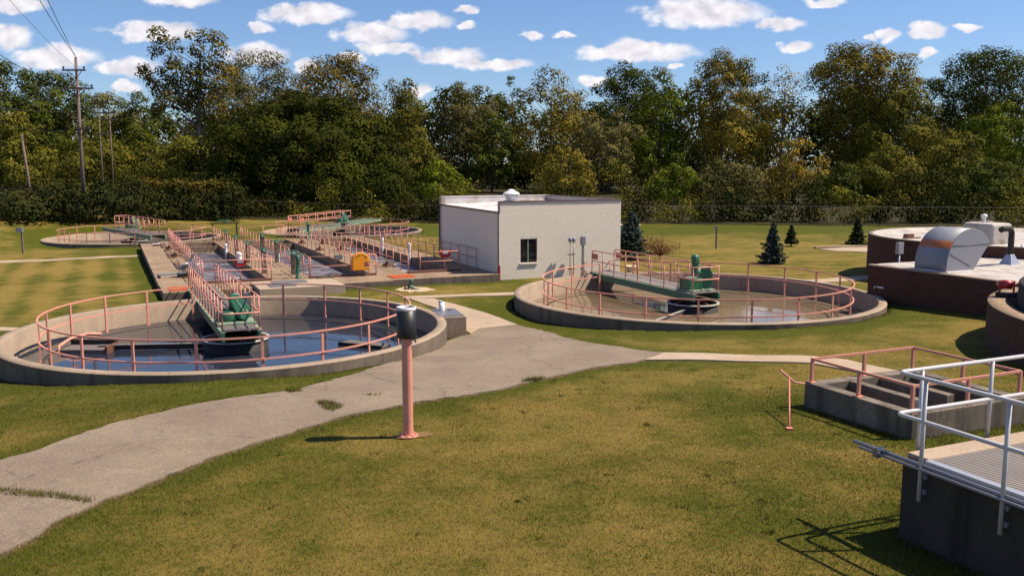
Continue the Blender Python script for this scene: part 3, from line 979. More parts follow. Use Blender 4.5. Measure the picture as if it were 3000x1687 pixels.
def bridge(loc, rz, length, width, z0, z1, label, rail_label, spacing, style, sign=True, beam_len=None, group='walkway bridges over the clarifiers', rise_at=0.0):
    """walkway bridge: local +Y runs inwards from the outer end; rails are a thing of their own"""
    t = thing('walkway_bridge', label, 'bridge', (*loc, 0), rz, group)
    hw = width / 2
    bm = M['green_beam'] if beam_len is None else M['green_pale']
    zz = lambda y: z0 + (z1 - z0) * y / length
    bl = beam_len or length
    for s in (-1, 1):
        x = s * (hw - 0.04)
        MB().add([(x - .045, 0, z0 - .34), (x + .045, 0, z0 - .34), (x + .045, bl, zz(bl) - .34), (x - .045, bl, zz(bl) - .34),
                  (x - .045, 0, z0 - .055), (x + .045, 0, z0 - .055), (x + .045, bl, zz(bl) - .055), (x - .045, bl, zz(bl) - .055)],
                 [(3, 2, 1, 0), (4, 5, 6, 7), (0, 1, 5, 4), (1, 2, 6, 5), (2, 3, 7, 6), (3, 0, 4, 7)]).build('beam', bm, t)
        MB().add([(x - .075, 0, z0 - .053), (x + .075, 0, z0 - .053), (x + .075, bl, zz(bl) - .053), (x - .075, bl, zz(bl) - .053),
                  (x - .075, 0, z0 - .012), (x + .075, 0, z0 - .012), (x + .075, bl, zz(bl) - .012), (x - .075, bl, zz(bl) - .012)],
                 [(3, 2, 1, 0), (4, 5, 6, 7), (0, 1, 5, 4), (1, 2, 6, 5), (2, 3, 7, 6), (3, 0, 4, 7)]).build('beam_flange', M['green_pale'], t)
    tilt = math.atan2(z1 - z0, length)
    if style == 'planks':
        n = 5
        pw = (width - 0.16) / n
        for i in range(n):
            x = -hw + 0.08 + pw * (i + 0.5)
            MB().box((0, 0, 0), (pw - 0.02, length - 0.02, 0.04)).build('plank', M['plank'], t, (x, length / 2, (z0 + z1) / 2 + (0.004 if i % 2 else 0.0)), (tilt, 0, 0))
    else:
        n = max(4, int(length / 1.25))
        for i in range(n):
            for s in (-1, 1):
                y = length * (i + 0.5) / n
                MB().box((0, 0, 0), ((width - 0.16) / 2 - 0.012, length / n - 0.016, 0.04)).build('deck_panel', M['panel'], t, (s * (width - 0.16) / 4, y, zz(y) + 0.004 * (i % 2)), (tilt, 0, 0))
    # rails
    h = 1.07
    rt = thing('bridge_railing', rail_label, 'railing', (*loc, 0), rz, 'pipe railings on the clarifier bridges')
    ys = [0.15 + (length - 0.25) * i / max(1, round(length / spacing)) for i in range(round(length / spacing) + 1)]
    for s in (-1, 1):
        x = s * (hw - 0.03)
        for y in ys:
            MB().tube([(0, 0, 0), (0, 0, h)], 0.025, 8).cyl((0, 0, -0.0), 0.045, 0.05, 8).build('post', M['salmon'], rt, (x, y, zz(y) - 0.01))
    xr = hw - 0.03
    for nm, hh in (('top_rail', h), ('mid_rail', h * 0.52)):
        y0 = ys[0]; ye = length + 0.05
        A, B, C, Dd = (-xr, y0, zz(y0) + hh), (-xr, ye, z1 + hh), (xr, ye, z1 + hh), (xr, y0, zz(y0) + hh)
        if nm == 'top_rail':
            pa, pd = (-xr, y0, zz(y0) + 0.3), (xr, y0, zz(y0) + 0.3)
            pts = [pa] + bend(pa, A, B, 0.2) + bend(A, B, C, 0.22) + bend(B, C, Dd, 0.22) + bend(C, Dd, pd, 0.2) + [pd]
        else:
            pts = [A] + bend(A, B, C, 0.22) + bend(B, C, Dd, 0.22) + [Dd]
        MB().tube(pts, 0.028, 8).build(nm, M['salmon'], rt)
    if sign:
        for s in (-1, 1):
            MB().box((0, 0, 0), (0.02, 0.55, 0.28)).build('sign_plate', M['salmon_dark'], rt, (s * (xr + 0.035), ys[0] + 0.36, zz(0) + h * 0.74))
    return t


def stair_handrail(p, rz, label, flip=1):
    t = thing('stair_handrail', label, 'handrail', p, rz, 'short stair handrails at the bridges')
    s = flip
    MB().tube([(0, 0, 0), (0, 0, 0.62)], 0.024, 8).build('post', M['salmon'], t, (0, 0.75, 0))
    MB().tube([(0, 0, 0), (0, 0, 0.95)], 0.024, 8).build('post', M['salmon'], t, (0, 0.28, 0))
    MB().tube([(0, 0.75, 0.6), (0, 0.30, 1.02), (0, 0.0, 1.04)], 0.024, 8).build('top_rail', M['salmon'], t)
    MB().tube([(0, 0.75, 0.28), (0, 0.30, 0.58), (0, 0.0, 0.58)], 0.022, 8).build('mid_rail', M['salmon'], t)
    return t


def drive_unit(loc, rz, label, kind):
    t = thing('clarifier_drive', label, 'motor', loc, rz, 'green scraper drives at the tank centres')
    g = M['green']
    MB().bb(-0.62, 0.62, -0.55, 0.55, -0.02, 0.05).build('base_plate', M['green_pale'], t, bevel=0.01)
    if kind == 'guard':
        MB().lathe([(0.001, 0.05), (0.36, 0.05), (0.38, 0.12), (0.38, 0.34), (0.30, 0.40), (0.001, 0.40)], 20).build('gear_housing', g, t, (-0.22, 0.10, 0))
        MB().box((0, 0, 0), (0.22, 0.2, 0.10)).build('oil_cap', M['green_pale'], t, (-0.36, 0.16, 0.43), bevel=0.02)
        n = 12
        prof = [(0.27 * math.cos(a), 0.27 * math.sin(a)) for a in [math.pi + math.pi * i / n for i in range(n + 1)]]
        prof += [(0.20 * math.cos(a), 0.52 + 0.20 * math.sin(a)) for a in [math.pi * i / n for i in range(n + 1)]]
        gd = MB().prism(prof, -0.10, 0.10, 'y').build('chain_guard', g, t, (0.26, -0.10, 0.33), (R_(-14), R_(-26), R_(20)), bevel=0.03)
        MB().box((0, -0.106, 0.26), (0.035, 0.02, 0.5)).build('guard_rib', M['green_pale'], gd)
        MB().box((0.10, -0.106, -0.02), (0.05, 0.02, 0.12)).build('guard_latch', M['green_pale'], gd)
        MB().lathe([(0.001, 0), (0.13, 0), (0.13, 0.32), (0.09, 0.38), (0.001, 0.38)], 16).build('motor', g, t, (-0.02, 0.28, 0.42))
        MB().tube([(0.30, 0.32, 0.05), (0.30, 0.32, 0.75)], 0.10, 12).build('control_can', M['grey_steel'], t)
    else:
        MB().bb(-0.62, 0.10, -0.34, 0.36, 0.05, 0.52).build('gear_housing', g, t, bevel=0.03)
        MB().bb(-0.60, -0.16, -0.30, 0.2, 0.523, 0.585).build('gear_cover', M['green_pale'], t, bevel=0.02)
        gd = MB().prism([(-0.18, 0), (0.38, 0), (0.52, 0.5), (0.28, 0.92), (-0.04, 0.86)], -0.11, 0.11, 'y').build('chain_guard', g, t, (0.22, -0.08, 0.06), (0, 0, R_(-16)), bevel=0.03)
        MB().lathe([(0.001, 0), (0.20, 0), (0.20, 0.1), (0.15, 0.16), (0.15, 0.2), (0.17, 0.22), (0.17, 0.5), (0.12, 0.58), (0.001, 0.6)], 18).build('motor', g, t, (0.0, 0.05, 0.90), (0, R_(-8), 0))
        MB().lathe([(0.001, 0), (0.25, 0), (0.25, 0.06), (0.20, 0.1), (0.20, 0.22), (0.001, 0.24)], 18).build('worm_case', g, t, (0.04, 0.05, 0.70))
        MB().bb(-0.16, -0.02, -0.14, 0.02, 1.12, 1.34).build('terminal_box', g, t, bevel=0.01)
    return t


def centre_well(c, wz, label, r=1.05, arm=None, arm_mat='dark_iron'):
    """influent well, centre column and the scum skimmer arm that turn below the bridge"""
    t = thing('centre_well', label, 'scraper', (c[0], c[1], wz), 0, 'dark centre wells in the tank water')
    MB().lathe([(r - 0.03, -0.5), (r - 0.03, 0.33), (r, 0.33), (r, -0.5)], 40).build('well_ring', M['dark_iron'], t)
    MB().lathe([(r - 0.06, 0.33), (r - 0.06, 0.375), (r + 0.05, 0.375), (r + 0.05, 0.325)], 40).build('well_lip', M['pale_lip'], t)
    MB().cyl((0, 0, -0.6), 0.34, 1.15, 20).build('column', M['dark_iron'], t)
    for k in range(4):
        a = 0.5 + k * math.pi / 2
        MB().tube([(r * .98 * math.cos(a), r * .98 * math.sin(a), 0.34), (0.3 * math.cos(a), 0.3 * math.sin(a), 0.55)], 0.035, 6).build('hanger', M['rust'], t)
    if arm:
        a, l = arm
        MB().box((r + l / 2, 0, 0.10), (l, 0.07, 0.17)).build('skimmer_arm', M[arm_mat], t, (0, 0, 0), (0, 0, a))
        MB().box((r + l / 2, 0.09, 0.20), (l, 0.06, 0.03)).build('skimmer_edge', M['pale_lip'], t, (0, 0, 0), (0, 0, a))
    return t


W1, W2, W3, W4 = -0.17, -0.17, -0.42, -0.5
clarifier_tank(T1, W1, M['water_blue'], 'round concrete tank of still blue-reflecting water nearest the camera at left')
clarifier_tank(T2, W2, M['water_brown'], 'round concrete tank of murky brown water in front of the white building')
clarifier_tank(T3, W3, M['water_blue'], 'small-looking distant round tank behind the far left end of the basin walkway', 64)
clarifier_tank(T4, W4, M['water_blue'], 'distant round tank behind the right channels, under the tall hedge', 64)
GAPD = ANG + math.pi / 2          # the two near bridges come in from the far side
ring_railing(T1, -0.06, 1.24, GAPD, 0.30, 21, 'salmon ring railing standing in the near left tank of blue water')
ring_railing(T2, -0.06, 1.24, GAPD, 0.30, 21, 'salmon ring railing standing in the murky brown tank')
ring_railing(T3, -0.3, 0.93, R_(-52), 0.5, 19, 'orange-pink ring railing in the distant left tank')
ring_railing(T4, -0.45, 0.80, R_(250), 0.5, 19, 'orange-pink ring railing in the distant tank below the round maple')

c1 = np.array(T1[0]); c2 = np.array(T2[0]); c3 = np.array(T3[0]); c4 = np.array(T4[0])
RZI = ANG + math.pi               # local +Y points back towards the camera (inwards from the far side)
p = c1 + U * 11.4
bridge((p[0], p[1]), RZI, 13.0, 1.22, 0.50, 0.70, 'long bridge of dull panels reaching from the basin walkway over the blue tank',
       'salmon pipe railing with rounded corners along both sides of the blue tank bridge', 1.08, 'panels', sign=False)
p = c2 + U * 7.75
bridge((p[0], p[1]), RZI, 8.7, 1.35, 0.72, 0.72, 'bridge of grey boards reaching to the middle of the murky brown tank',
       'salmon pipe railing with sign plates along the murky tank bridge', 1.12, 'planks')
bridge((-26.4, 66.2), R_(39.6), 9.1, 1.15, 0.88, 0.88, 'dark bridge reaching over the distant left tank from the walkway end',
       'pink pipe railing along the distant left tank bridge', 1.3, 'panels', sign=False, beam_len=12.5)
bridge((-18.9, 76.6), R_(-19.5), 9.0, 1.2, 0.62, 0.72, 'green-beamed bridge climbing over the distant tank under the maple',
       'pink pipe railing with two plates on the distant tank bridge under the maple', 1.5, 'panels', beam_len=15.0)
for i_, (q_, rz_, lb_) in enumerate((
        (c2 + U * 7.9 - V * 0.72, RZI + math.pi, 'left stair handrail where the murky tank bridge starts'),
        (c2 + U * 7.9 + V * 0.72, RZI + math.pi, 'right stair handrail where the murky tank bridge starts'))):
    stair_handrail((float(q_[0]), float(q_[1]), 0.12), rz_, lb_)
st = thing('concrete_steps', 'low concrete steps up to the murky tank bridge beside the white wall', 'steps', (*(c2 + U * 8.15), 0), ANG)
for k_, (y_, h_) in enumerate(((0.0, 0.60), (0.36, 0.42), (0.72, 0.24))):
    MB().bb(-0.62, 0.62, y_ - 0.18, y_ + 0.178, -0.3, h_).build('step', M['concrete'], st, bevel=0.015)

drive_unit((float(c1[0]), float(c1[1]), 0.725), RZI + R_(180), 'green chain-guarded scraper drive on the end of the blue tank bridge', 'guard')
drive_unit((float(c2[0]) + 0.1, float(c2[1]) - 0.1, 0.745), RZI + R_(180), 'tall green motor and chain guard at the centre of the murky tank', 'motor')
drive_unit((float(c3[0]), float(c3[1]), 0.9), ANG, 'small green drive at the centre of the distant left tank', 'guard')
drive_unit((float(c4[0]), float(c4[1]), 0.74), ANG, 'small drive at the centre of the distant tank under the maple', 'guard')
centre_well(c1, W1, 'dark round well with pale lip and long arm in the blue tank', 1.06, (R_(186), 3.4))
centre_well(c2, W2, 'dark round well with pale lip in the murky brown tank', 1.06, (R_(238), 4.3), 'pale_lip')
centre_well(c3, W3, 'dark round well in the distant left tank', 1.0)
centre_well(c4, W4, 'dark round well in the distant tank under the maple', 1.0)
# scum box, baffles and pipes that break the blue water
sb = thing('scum_box', 'dark scum trough lying in the water at the left of the blue tank', 'trough', (c1[0] - 4.75, c1[1] - 0.55, W1))
MB().bb(-0.75, 0.75, -0.42, 0.42, -0.3, 0.14).build('trough', M['panel'], sb, bevel=0.02)
MB().bb(-0.78, 0.78, 0.42, 0.50, -0.3, 0.30).build('back_plate', M['dark_iron'], sb)
MB().bb(0.75, 0.82, -0.44, 0.44, -0.3, 0.24).build('end_plate', M['rust'], sb)
bp = thing('bent_pipe', 'curved salmon pipe dipping into the blue tank beside the scum trough', 'pipe', (c1[0] - 5.3, c1[1] + 0.15, W1))
MB().tube([(-0.35, -0.9, -0.2), (-0.4, -0.75, 0.18), (-0.2, -0.35, 0.36), (0.2, 0.05, 0.44), (0.6, 0.2, 0.42)], 0.055, 10).build('pipe', M['salmon'], bp)
fb = thing('floating_baffle', 'flat dark plate floating at the right of the blue tank', 'plate', (c1[0] + 4.3, c1[1] + 0.4, W1 + 0.05), R_(-24))
MB().bb(-0.85, 0.85, -0.32, 0.32, -0.04, 0.03).build('plate', M['panel'], fb, bevel=0.01)
MB().bb(-0.85, 0.85, -0.36, -0.322, -0.06, 0.07).build('front_edge', M['dark_iron'], fb)
fl = thing('float_valve', 'small dark float standing in the murky water at left', 'float', (c2[0] - 4.55, c2[1] - 3.6, W2))
MB().cyl((0, 0, -0.1), 0.05, 0.26, 10).build('stem', M['rust'], fl)
MB().lathe([(0.001, 0.14), (0.14, 0.14), (0.16, 0.22), (0.10, 0.28), (0.001, 0.29)], 12).build('cap', M['grey_steel'], fl)
cb = thing('control_column', 'grey electrical column on the end of the blue tank bridge', 'control box', (*(c1 + U * 0.2 + V * 0.45), 0.72), RZI)
MB().bb(-0.12, 0.12, -0.09, 0.09, 0.35, 0.95).build('cabinet', M['grey_steel'], cb, bevel=0.01)
MB().tube([(0, 0, 0), (0, 0, 0.36)], 0.03, 8).build('stand', M['conduit'], cb)
cb = thing('control_column', 'grey electrical box on the railing of the murky tank bridge', 'control box', (*(c2 + U * 0.55 + V * 0.48), 0.74), RZI)
MB().bb(-0.14, 0.14, -0.09, 0.09, 0.55, 1.12).build('cabinet', M['grey_steel'], cb, bevel=0.01)
MB().tube([(0, 0, 0), (0, 0, 0.56)], 0.03, 8).build('stand', M['conduit'], cb)


# ------------------------------------------------------------------ aeration basin
CH = [(2.0, 5.12), (7.10, 10.45), (12.28, 15.15)]      # three channels across
B0, B1 = 2.75, 28.0
basin = thing('aeration_basin', 'long concrete basin of three foaming channels between raised walkways', 'basin', D(0, 0, 0), ANG)
mc = M['concrete_deck']
MB().bb(0, 10.66, 0, 2.5, -2.4, DECK_Z).build('front_slab', mc, basin, bevel=0.02)
MB().bb(10.672, 16.52, 0.36, 2.5, -2.4, DECK_Z - 0.004).build('front_slab', mc, basin, bevel=0.02)
mo = M['concrete_outer']  # thin added plates: shade painted as darker concrete below the lit slab tops
MB().bb(0.0, 10.66, -0.012, -0.003, -1.0, DECK_Z - 0.035).build('front_shade_face', mo, basin)
MB().bb(10.675, 16.5, 0.348, 0.357, -1.0, DECK_Z - 0.035).build('front_shade_face', mo, basin)
MB().bb(-0.012, -0.003, 0.0, B1, -1.0, DECK_Z - 0.13).build('side_shade_face', mo, basin)
MB().bb(0, 16.5, 2.503, B0, -2.4, DECK_Z - 0.01).build('end_wall', mc, basin)
MB().bb(0, 16.5, B1, B1 + 0.5, -2.4, DECK_Z - 0.02).build('end_wall', mc, basin, bevel=0.02)
WALKWAYS = [(0.0, 2.0), (5.12, 7.10), (10.45, 12.28), (15.15, 16.5)]
for (a0, a1) in WALKWAYS:
    MB().bb(a0, a1, B0 + 0.003, B1 - 0.003, -2.4, DECK_Z - 0.12).build('channel_wall', mc, basin)
    n = 10
    for i in range(n):
        y0 = B0 + (B1 - B0) * i / n; y1 = B0 + (B1 - B0) * (i + 1) / n
        dz = 0.006 * ((i * 7) % 3) - 0.006
        MB().bb(a0 - 0.04, a1 + 0.04, y0 + 0.012, y1 - 0.012, DECK_Z - 0.118, DECK_Z + dz).build('walkway_slab', mc, basin, bevel=0.015)
# cover boards let into the left walkway
for i, y in enumerate((5.2, 9.3, 11.4, 15.6, 17.6, 20.8, 23.4, 25.6)):
    MB().bb(1.18 + 0.05 * (i % 3), 1.52, y, y + 1.5, DECK_Z, DECK_Z + 0.035).build('cover_board', M['rust'], basin)
# brown edge beams across the channel ends
for (a0, a1) in CH:
    MB().bb(a0 - 0.05, a1 + 0.05, B0 - 0.22, B0 + 0.02, DECK_Z + 0.002, DECK_Z + 0.10).build('edge_beam', M['brown_beam'], basin, bevel=0.01)
    MB().bb(a0 + 0.05, a1 - 0.05, B1 - 3.2, B1 - 2.9, -0.6, DECK_Z - 0.1).build('cross_weir', mc, basin)
for i, (a0, a1) in enumerate(CH):
    n = 60
    w = MB()
    w.bb(a0 + 0.002, a1 - 0.002, B0 + 0.002, B1 - 0.002, -0.5, -0.16)
    o = w.build('channel_water', M['foam'], None, D(0, 0, 0), (0, 0, ANG))
    tag(o, kind='structure')


def railing(name_label, pts, post_every, group='salmon pipe railings of the aeration basin', z=DECK_Z, h=1.07, gaps=None, mat='salmon', r=0.023, start_post=True):
    """pipe railing along a run of deck points; gaps = breaks in the rails every so many posts"""
    t = thing('pipe_railing', name_label, 'railing', D(0, 0, z), ANG, group)
    pm = MB().tube([(0, 0, 0), (0, 0, h)], r, 8).cyl((0, 0, 0), r * 2.2, 0.03, 8).mesh('post', M[mat])
    P = [np.array(p, float) for p in pts]
    posts = []
    for i in range(len(P) - 1):
        d = P[i + 1] - P[i]; L = float(np.hypot(*d)); n = max(1, round(L / post_every))
        for k in range(n + (1 if i == len(P) - 2 else 0)):
            posts.append(P[i] + d * k / n)
    for q in posts:
        place('post', pm, t, (q[0], q[1], 0))
    runs = []
    if gaps:
        k = 0
        while k < len(posts) - 1:
            runs.append(posts[k:k + gaps + 1]); k += gaps + 1
    else:
        runs = [P]
    for rn in runs:
        if len(rn) < 2: continue
        for nm, hh in (('top_rail', h), ('mid_rail', h * 0.53)):
            MB().tube([(q[0], q[1], hh) for q in rn], r, 8).build(nm, M[mat], t)
    return t


railing('salmon railing along the left walkway, bordering the first foaming channel', [(1.96, 28.1), (1.96, 3.0)], 1.32, gaps=4)
railing('short salmon rail with the red box across the near end of the first channel', [(1.96, 2.62), (5.18, 2.62)], 3.2)
railing('salmon railing on the left edge of the gate-valve walkway', [(5.18, 28.0), (5.18, 2.65)], 1.32, gaps=3)
railing('salmon railing on the right edge of the gate-valve walkway', [(7.04, 28.0), (7.04, 2.65)], 1.32, gaps=3)
railing('salmon rail behind the yellow cabinet across the near end of the second channel', [(7.10, 2.62), (10.5, 2.62)], 3.4)
railing('salmon railing on the left edge of the walkway behind the yellow cabinet', [(10.5, 28.0), (10.5, 2.65)], 1.32, gaps=5)
railing('salmon railing on the right edge of the walkway behind the yellow cabinet', [(12.24, 28.0), (12.24, 2.65)], 1.32, gaps=5)
railing('salmon rail with a red box across the near end of the third channel', [(12.9, 2.62), (15.1, 2.62)], 2.2)
railing('salmon railing along the third channel side of the white building walkway', [(15.2, 28.0), (15.2, 2.8)], 1.4)
railing('shaded salmon railing between the last walkway and the white building wall', [(16.42, 28.2), (16.42, 3.4)], 1.4)
railing('salmon rail across the far end of the first channel', [(2.05, 28.25), (5.1, 28.25)], 1.55)
railing('salmon rail across the far end of the second channel', [(7.15, 28.25), (10.4, 28.25)], 1.6)


def handwheel(r, m, t, loc, name='handwheel'):
    b = MB().tube([(r * math.cos(a), r * math.sin(a), 0) for a in [2 * math.pi * i / 20 for i in range(20)]], 0.022, 6, closed=True)
    for k in range(4):
        a = k * math.pi / 2 + 0.4
        b.tube([(0, 0, 0.03), (r * math.cos(a), r * math.sin(a), 0)], 0.014, 5)
    b.cyl((0, 0, -0.03), 0.05, 0.08, 10)
    return b.build(name, m, t, loc)


def gate_valve(a, b, label, h=1.05, wheel=0.26, post=True, tall_green=False):
    t = thing('gate_valve_stand', label, 'valve', D(a, b), ANG, 'gate valve stands along the walkways')
    if tall_green:
        MB().lathe([(0.16, 0), (0.16, 0.05), (0.10, 0.09), (0.085, h - 0.15), (0.12, h - 0.10), (0.12, h), (0.001, h)], 16).build('stand', M['green'], t)
    else:
        MB().bb(-0.105, 0.105, -0.105, 0.105, 0, h).build('stand', M['concrete_box'], t, bevel=0.015)
        MB().bb(0.108, 0.125, -0.05, 0.05, 0.1, h).build('guide_bar', M['green'], t)
    MB().lathe([(0.001, h + 0.003), (0.13, h + 0.003), (0.13, h + 0.05), (0.05, h + 0.08), (0.05, h + 0.2), (0.001, h + 0.2)], 14).build('gear_cap', M['green'], t)
    handwheel(wheel, M['green'], t, (0, 0, h + 0.16))
    return t


gate_valve(5.28, 21.5, 'valve stand farthest back on the gate-valve walkway, left edge')
gate_valve(5.28, 16.5, 'second valve stand from the back on the gate-valve walkway, left edge')
gate_valve(5.28, 11.5, 'third valve stand from the back on the gate-valve walkway, left edge')
gate_valve(5.28, 5.6, 'valve stand nearest the camera on the left edge of the gate-valve walkway', 1.15)
gate_valve(6.90, 16.6, 'farther green-wheeled stand on the right edge of the gate-valve walkway', 1.1)
gate_valve(6.90, 11.2, 'nearer green-wheeled stand on the right edge of the gate-valve walkway', 1.1, 0.34)
gate_valve(6.62, 4.6, 'green stand just behind the large green handwheel', 1.05, 0.3)
gate_valve(6.52, 2.85, 'green iron stand with the largest handwheel, near the grey block', 1.05, 0.40, tall_green=True)
gate_valve(12.10, 27.6, 'slim green stand at the far end of the third channel', 1.1, 0.24, tall_green=True)
t = thing('wheel_frame', 'large green handwheel on a dark frame at the far end of the channels', 'valve', D(6.2, 30.4, 0.0), ANG)
MB().bb(-0.95, -0.85, -0.05, 0.05, -0.4, 1.5).build('leg', M['dark_iron'], t)
MB().bb(0.85, 0.95, -0.05, 0.05, -0.4, 1.5).build('leg', M['dark_iron'], t)
MB().bb(-1.1, 1.1, -0.06, 0.06, 1.503, 1.60).build('cross_bar', M['dark_iron'], t)
handwheel(0.55, M['green'], t, (0, 0, 1.78)); MB().cyl((0, 0, 1.603), 0.06, 0.16, 10).build('stem', M['green'], t)


def air_valve(a, b, label, rz=0.0, tip=True):
    t = thing('air_valve', label, 'valve', D(a, b), ANG + rz, 'rusty air valves on the walkway edges')
    MB().tube([(-0.26, 0, 0.12), (0.30, 0, 0.12)], 0.07, 10).build('pipe', M['rust'], t)
    MB().lathe([(0.001, 0), (0.13, 0), (0.13, 0.03), (0.09, 0.06), (0.09, 0.22), (0.12, 0.25), (0.12, 0.29), (0.04, 0.31), (0.04, 0.42), (0.001, 0.42)], 12).build('body', M['rust'], t)
    MB().box((0.10, 0, 0.44), (0.34, 0.035, 0.025)).build('lever', M['rust'], t)
    if tip:
        MB().tube([(0.303, 0, 0.12), (0.44, 0, 0.10), (0.50, 0, -0.05)], 0.06, 10).build('drop_pipe', M['pale_lip'], t)
    return t


for a_, b_, rz_, lb_ in ((1.62, 22.1, 0, 'rusty air valve farthest back on the left walkway'), (1.62, 16.6, 0, 'rusty air valve midway along the left walkway'),
                         (10.72, 23.0, math.pi, 'farthest rusty air valve on the second channel side of the cabinet walkway'), (10.72, 17.1, math.pi, 'middle rusty air valve on the second channel side of the cabinet walkway'),
                         (10.72, 6.1, math.pi, 'rusty air valve just right of the yellow cabinet'),
                         (12.05, 22.1, 0, 'rusty air valve farthest back facing the third channel'), (12.05, 16.7, 0, 'rusty air valve second from the back facing the third channel'),
                         (12.05, 11.5, 0, 'rusty air valve third from the back facing the third channel'), (12.05, 5.9, 0, 'large rusty air valve by the near end of the third channel')):
    air_valve(a_, b_, lb_, rz_)


def vent_pipe(a, b, z0, h, label, r=0.085):
    t = thing('plastic_pipe', label, 'pipe', D(a, b, z0), ANG, 'white plastic pipes at the channels')
    MB().cyl((0, 0, 0), r, h - 0.18, 16).build('pipe', M['white_pvc'], t)
    MB().lathe([(r * 1.18, 0), (r * 1.18, 0.16), (r * 0.9, 0.21), (0.001, 0.22)], 16).build('cap', M['white_pvc'], t, (0, 0, h - 0.20))
    MB().lathe([(r * 1.12, 0), (r * 1.12, 0.07), (r, 0.08)], 16).build('collar', M['white_pvc'], t, (0, 0, h * 0.5))
    return t


vent_pipe(4.98, 19.4, -0.2, 1.05, 'white pipe standing at the edge of the first channel, left of the valve stands')
vent_pipe(4.98, 13.6, -0.2, 1.0, 'white pipe behind the red box in the first channel')
vent_pipe(15.0, 17.0, -0.2, 1.3, 'farther white pipe at the right edge of the third channel')
vent_pipe(15.0, 11.0, -0.2, 1.4, 'nearer white pipe at the right edge of the third channel')
vent_pipe(7.25, 12.6, -0.2, 0.9, 'thin white pipe in the second channel beside the green-wheeled stand', 0.045)


def red_box(a, b, label, ex):
    t = thing('red_alarm_box', label, 'box', D(a, b), ANG, 'red boxes on the channel end rails')
    MB().tube([(0, 0, 0), (0, 0, 0.72)], 0.03, 8).build('stand', M['salmon'], t)
    prof = [(-0.30, 0.16), (-0.26, 0.02), (-0.14, -0.08), (0.14, -0.08), (0.26, 0.02), (0.30, 0.16), (0.30, 0.28), (-0.30, 0.28)]
    MB().prism(prof, -0.13, 0.13, 'y').build('body', M['red'], t, (0, 0, 0.80), bevel=0.012)
    MB().box((0, -0.136, 0), (0.30, 0.008, 0.13)).build('white_label', M['white_pvc'], t, (0, 0, 0.98))
    if ex:
        MB().lathe([(0.10, 0), (0.10, 0.10), (0.085, 0.11), (0.085, 0.15), (0.10, 0.16), (0.10, 0.27), (0.05, 0.33), (0.001, 0.34)], 16).build('lamp_cap', M['white_pvc'], t, (0, 0.02, 1.083))
    return t


red_box(3.72, 2.78, 'red box with white lamp cap at the near end of the first channel', True)
red_box(14.35, 2.80, 'red box with white label at the near end of the third channel', False)

# yellow life ring cabinet
cab = thing('life_ring_cabinet', 'yellow arch-topped life ring cabinet on the rail of the second channel', 'cabinet', D(9.62, 2.62), ANG)
n_ = 18
prof_ = [(-0.46, 0), (0.46, 0), (0.46, 0.46)] + [(0.46 * math.cos(a), 0.46 + 0.46 * math.sin(a)) for a in [math.pi * i / n_ for i in range(1, n_)]] + [(-0.46, 0.46)]
MB().prism(prof_, -0.16, 0.16, 'y').build('shell', M['yellow'], cab, (0, -0.2, 0.30), bevel=0.045)
MB().tube([(0, 0, 0), (0, 0, 0.4)], 0.03, 8).build('stand', M['salmon'], cab, (0, -0.02, 0))
MB().box((0.31, -0.366, 0.62), (0.25, 0.008, 0.22)).build('label_plate', M['maroon'], cab)
MB().box((0.37, -0.372, 0.64), (0.03, 0.006, 0.09)).box((0.26, -0.366, 0.475), (0.10, 0.008, 0.02)).box((0.38, -0.366, 0.475), (0.08, 0.008, 0.02)).build('label_mark', M['white_pvc'], cab)


def arc_text(word, start, span, radius, centre, size, parent, mat, depth=0.006):
    """letters set one by one round an arch on a plane that faces local -Y"""
    mb = MB()
    n = len(word)
    for i, ch in enumerate(word):
        if ch == ' ':
            continue
        cu = bpy.data.curves.new('glyph', 'FONT'); cu.body = ch; cu.size = size; cu.align_x = 'CENTER'; cu.extrude = depth; cu.resolution_u = 2
        ob = bpy.data.objects.new('glyph', cu); COL.objects.link(ob)
        me = ob.to_mesh()
        a = start - span * i / (n - 1)
        th = a - math.pi / 2
        vs = []
        for vtx in me.vertices:
            x, y, zz = vtx.co
            xr, zr_ = x * math.cos(th) - y * math.sin(th), x * math.sin(th) + y * math.cos(th)
            vs.append((centre[0] + radius * math.cos(a) + xr, centre[1] - zz, centre[2] + radius * math.sin(a) + zr_))
        mb.add(vs, [tuple(pg.vertices) for pg in me.polygons])
        ob.to_mesh_clear()
        bpy.data.objects.remove(ob); bpy.data.curves.remove(cu)
    return mb.build('lettering', mat, parent)


arc_text("LIFE RING", R_(142), R_(104), 0.30, (0, -0.362, 0.76), 0.115, cab, M['ink'])

# grey plate on the rail beside the cabinet, grey block, mats, hoist, hatch pad
t = thing('grey_rail_box', 'small grey box on the rail left of the yellow cabinet', 'box', D(8.55, 2.66), ANG)
MB().bb(-0.2, 0.2, -0.08, 0.08, 0.86, 1.12).build('box', M['grey_steel'], t, bevel=0.01)
MB().bb(-0.05, 0.05, 0.085, 0.11, 0.6, 1.1).build('bracket', M['rust'], t)
t = thing('masonry_block', 'loose grey hollow block on the front slab left of the yellow cabinet', 'block', D(7.55, 1.35), ANG)
b_ = MB()
for x0, x1, y0, y1 in ((-0.38, 0.38, -0.19, -0.13), (-0.38, 0.38, 0.13, 0.19), (-0.38, -0.32, -0.129, 0.129), (-0.03, 0.03, -0.129, 0.129), (0.32, 0.38, -0.129, 0.129)):
    b_.bb(x0, x1, y0, y1, 0, 0.24)
b_.build('block', M['concrete_box'], t)


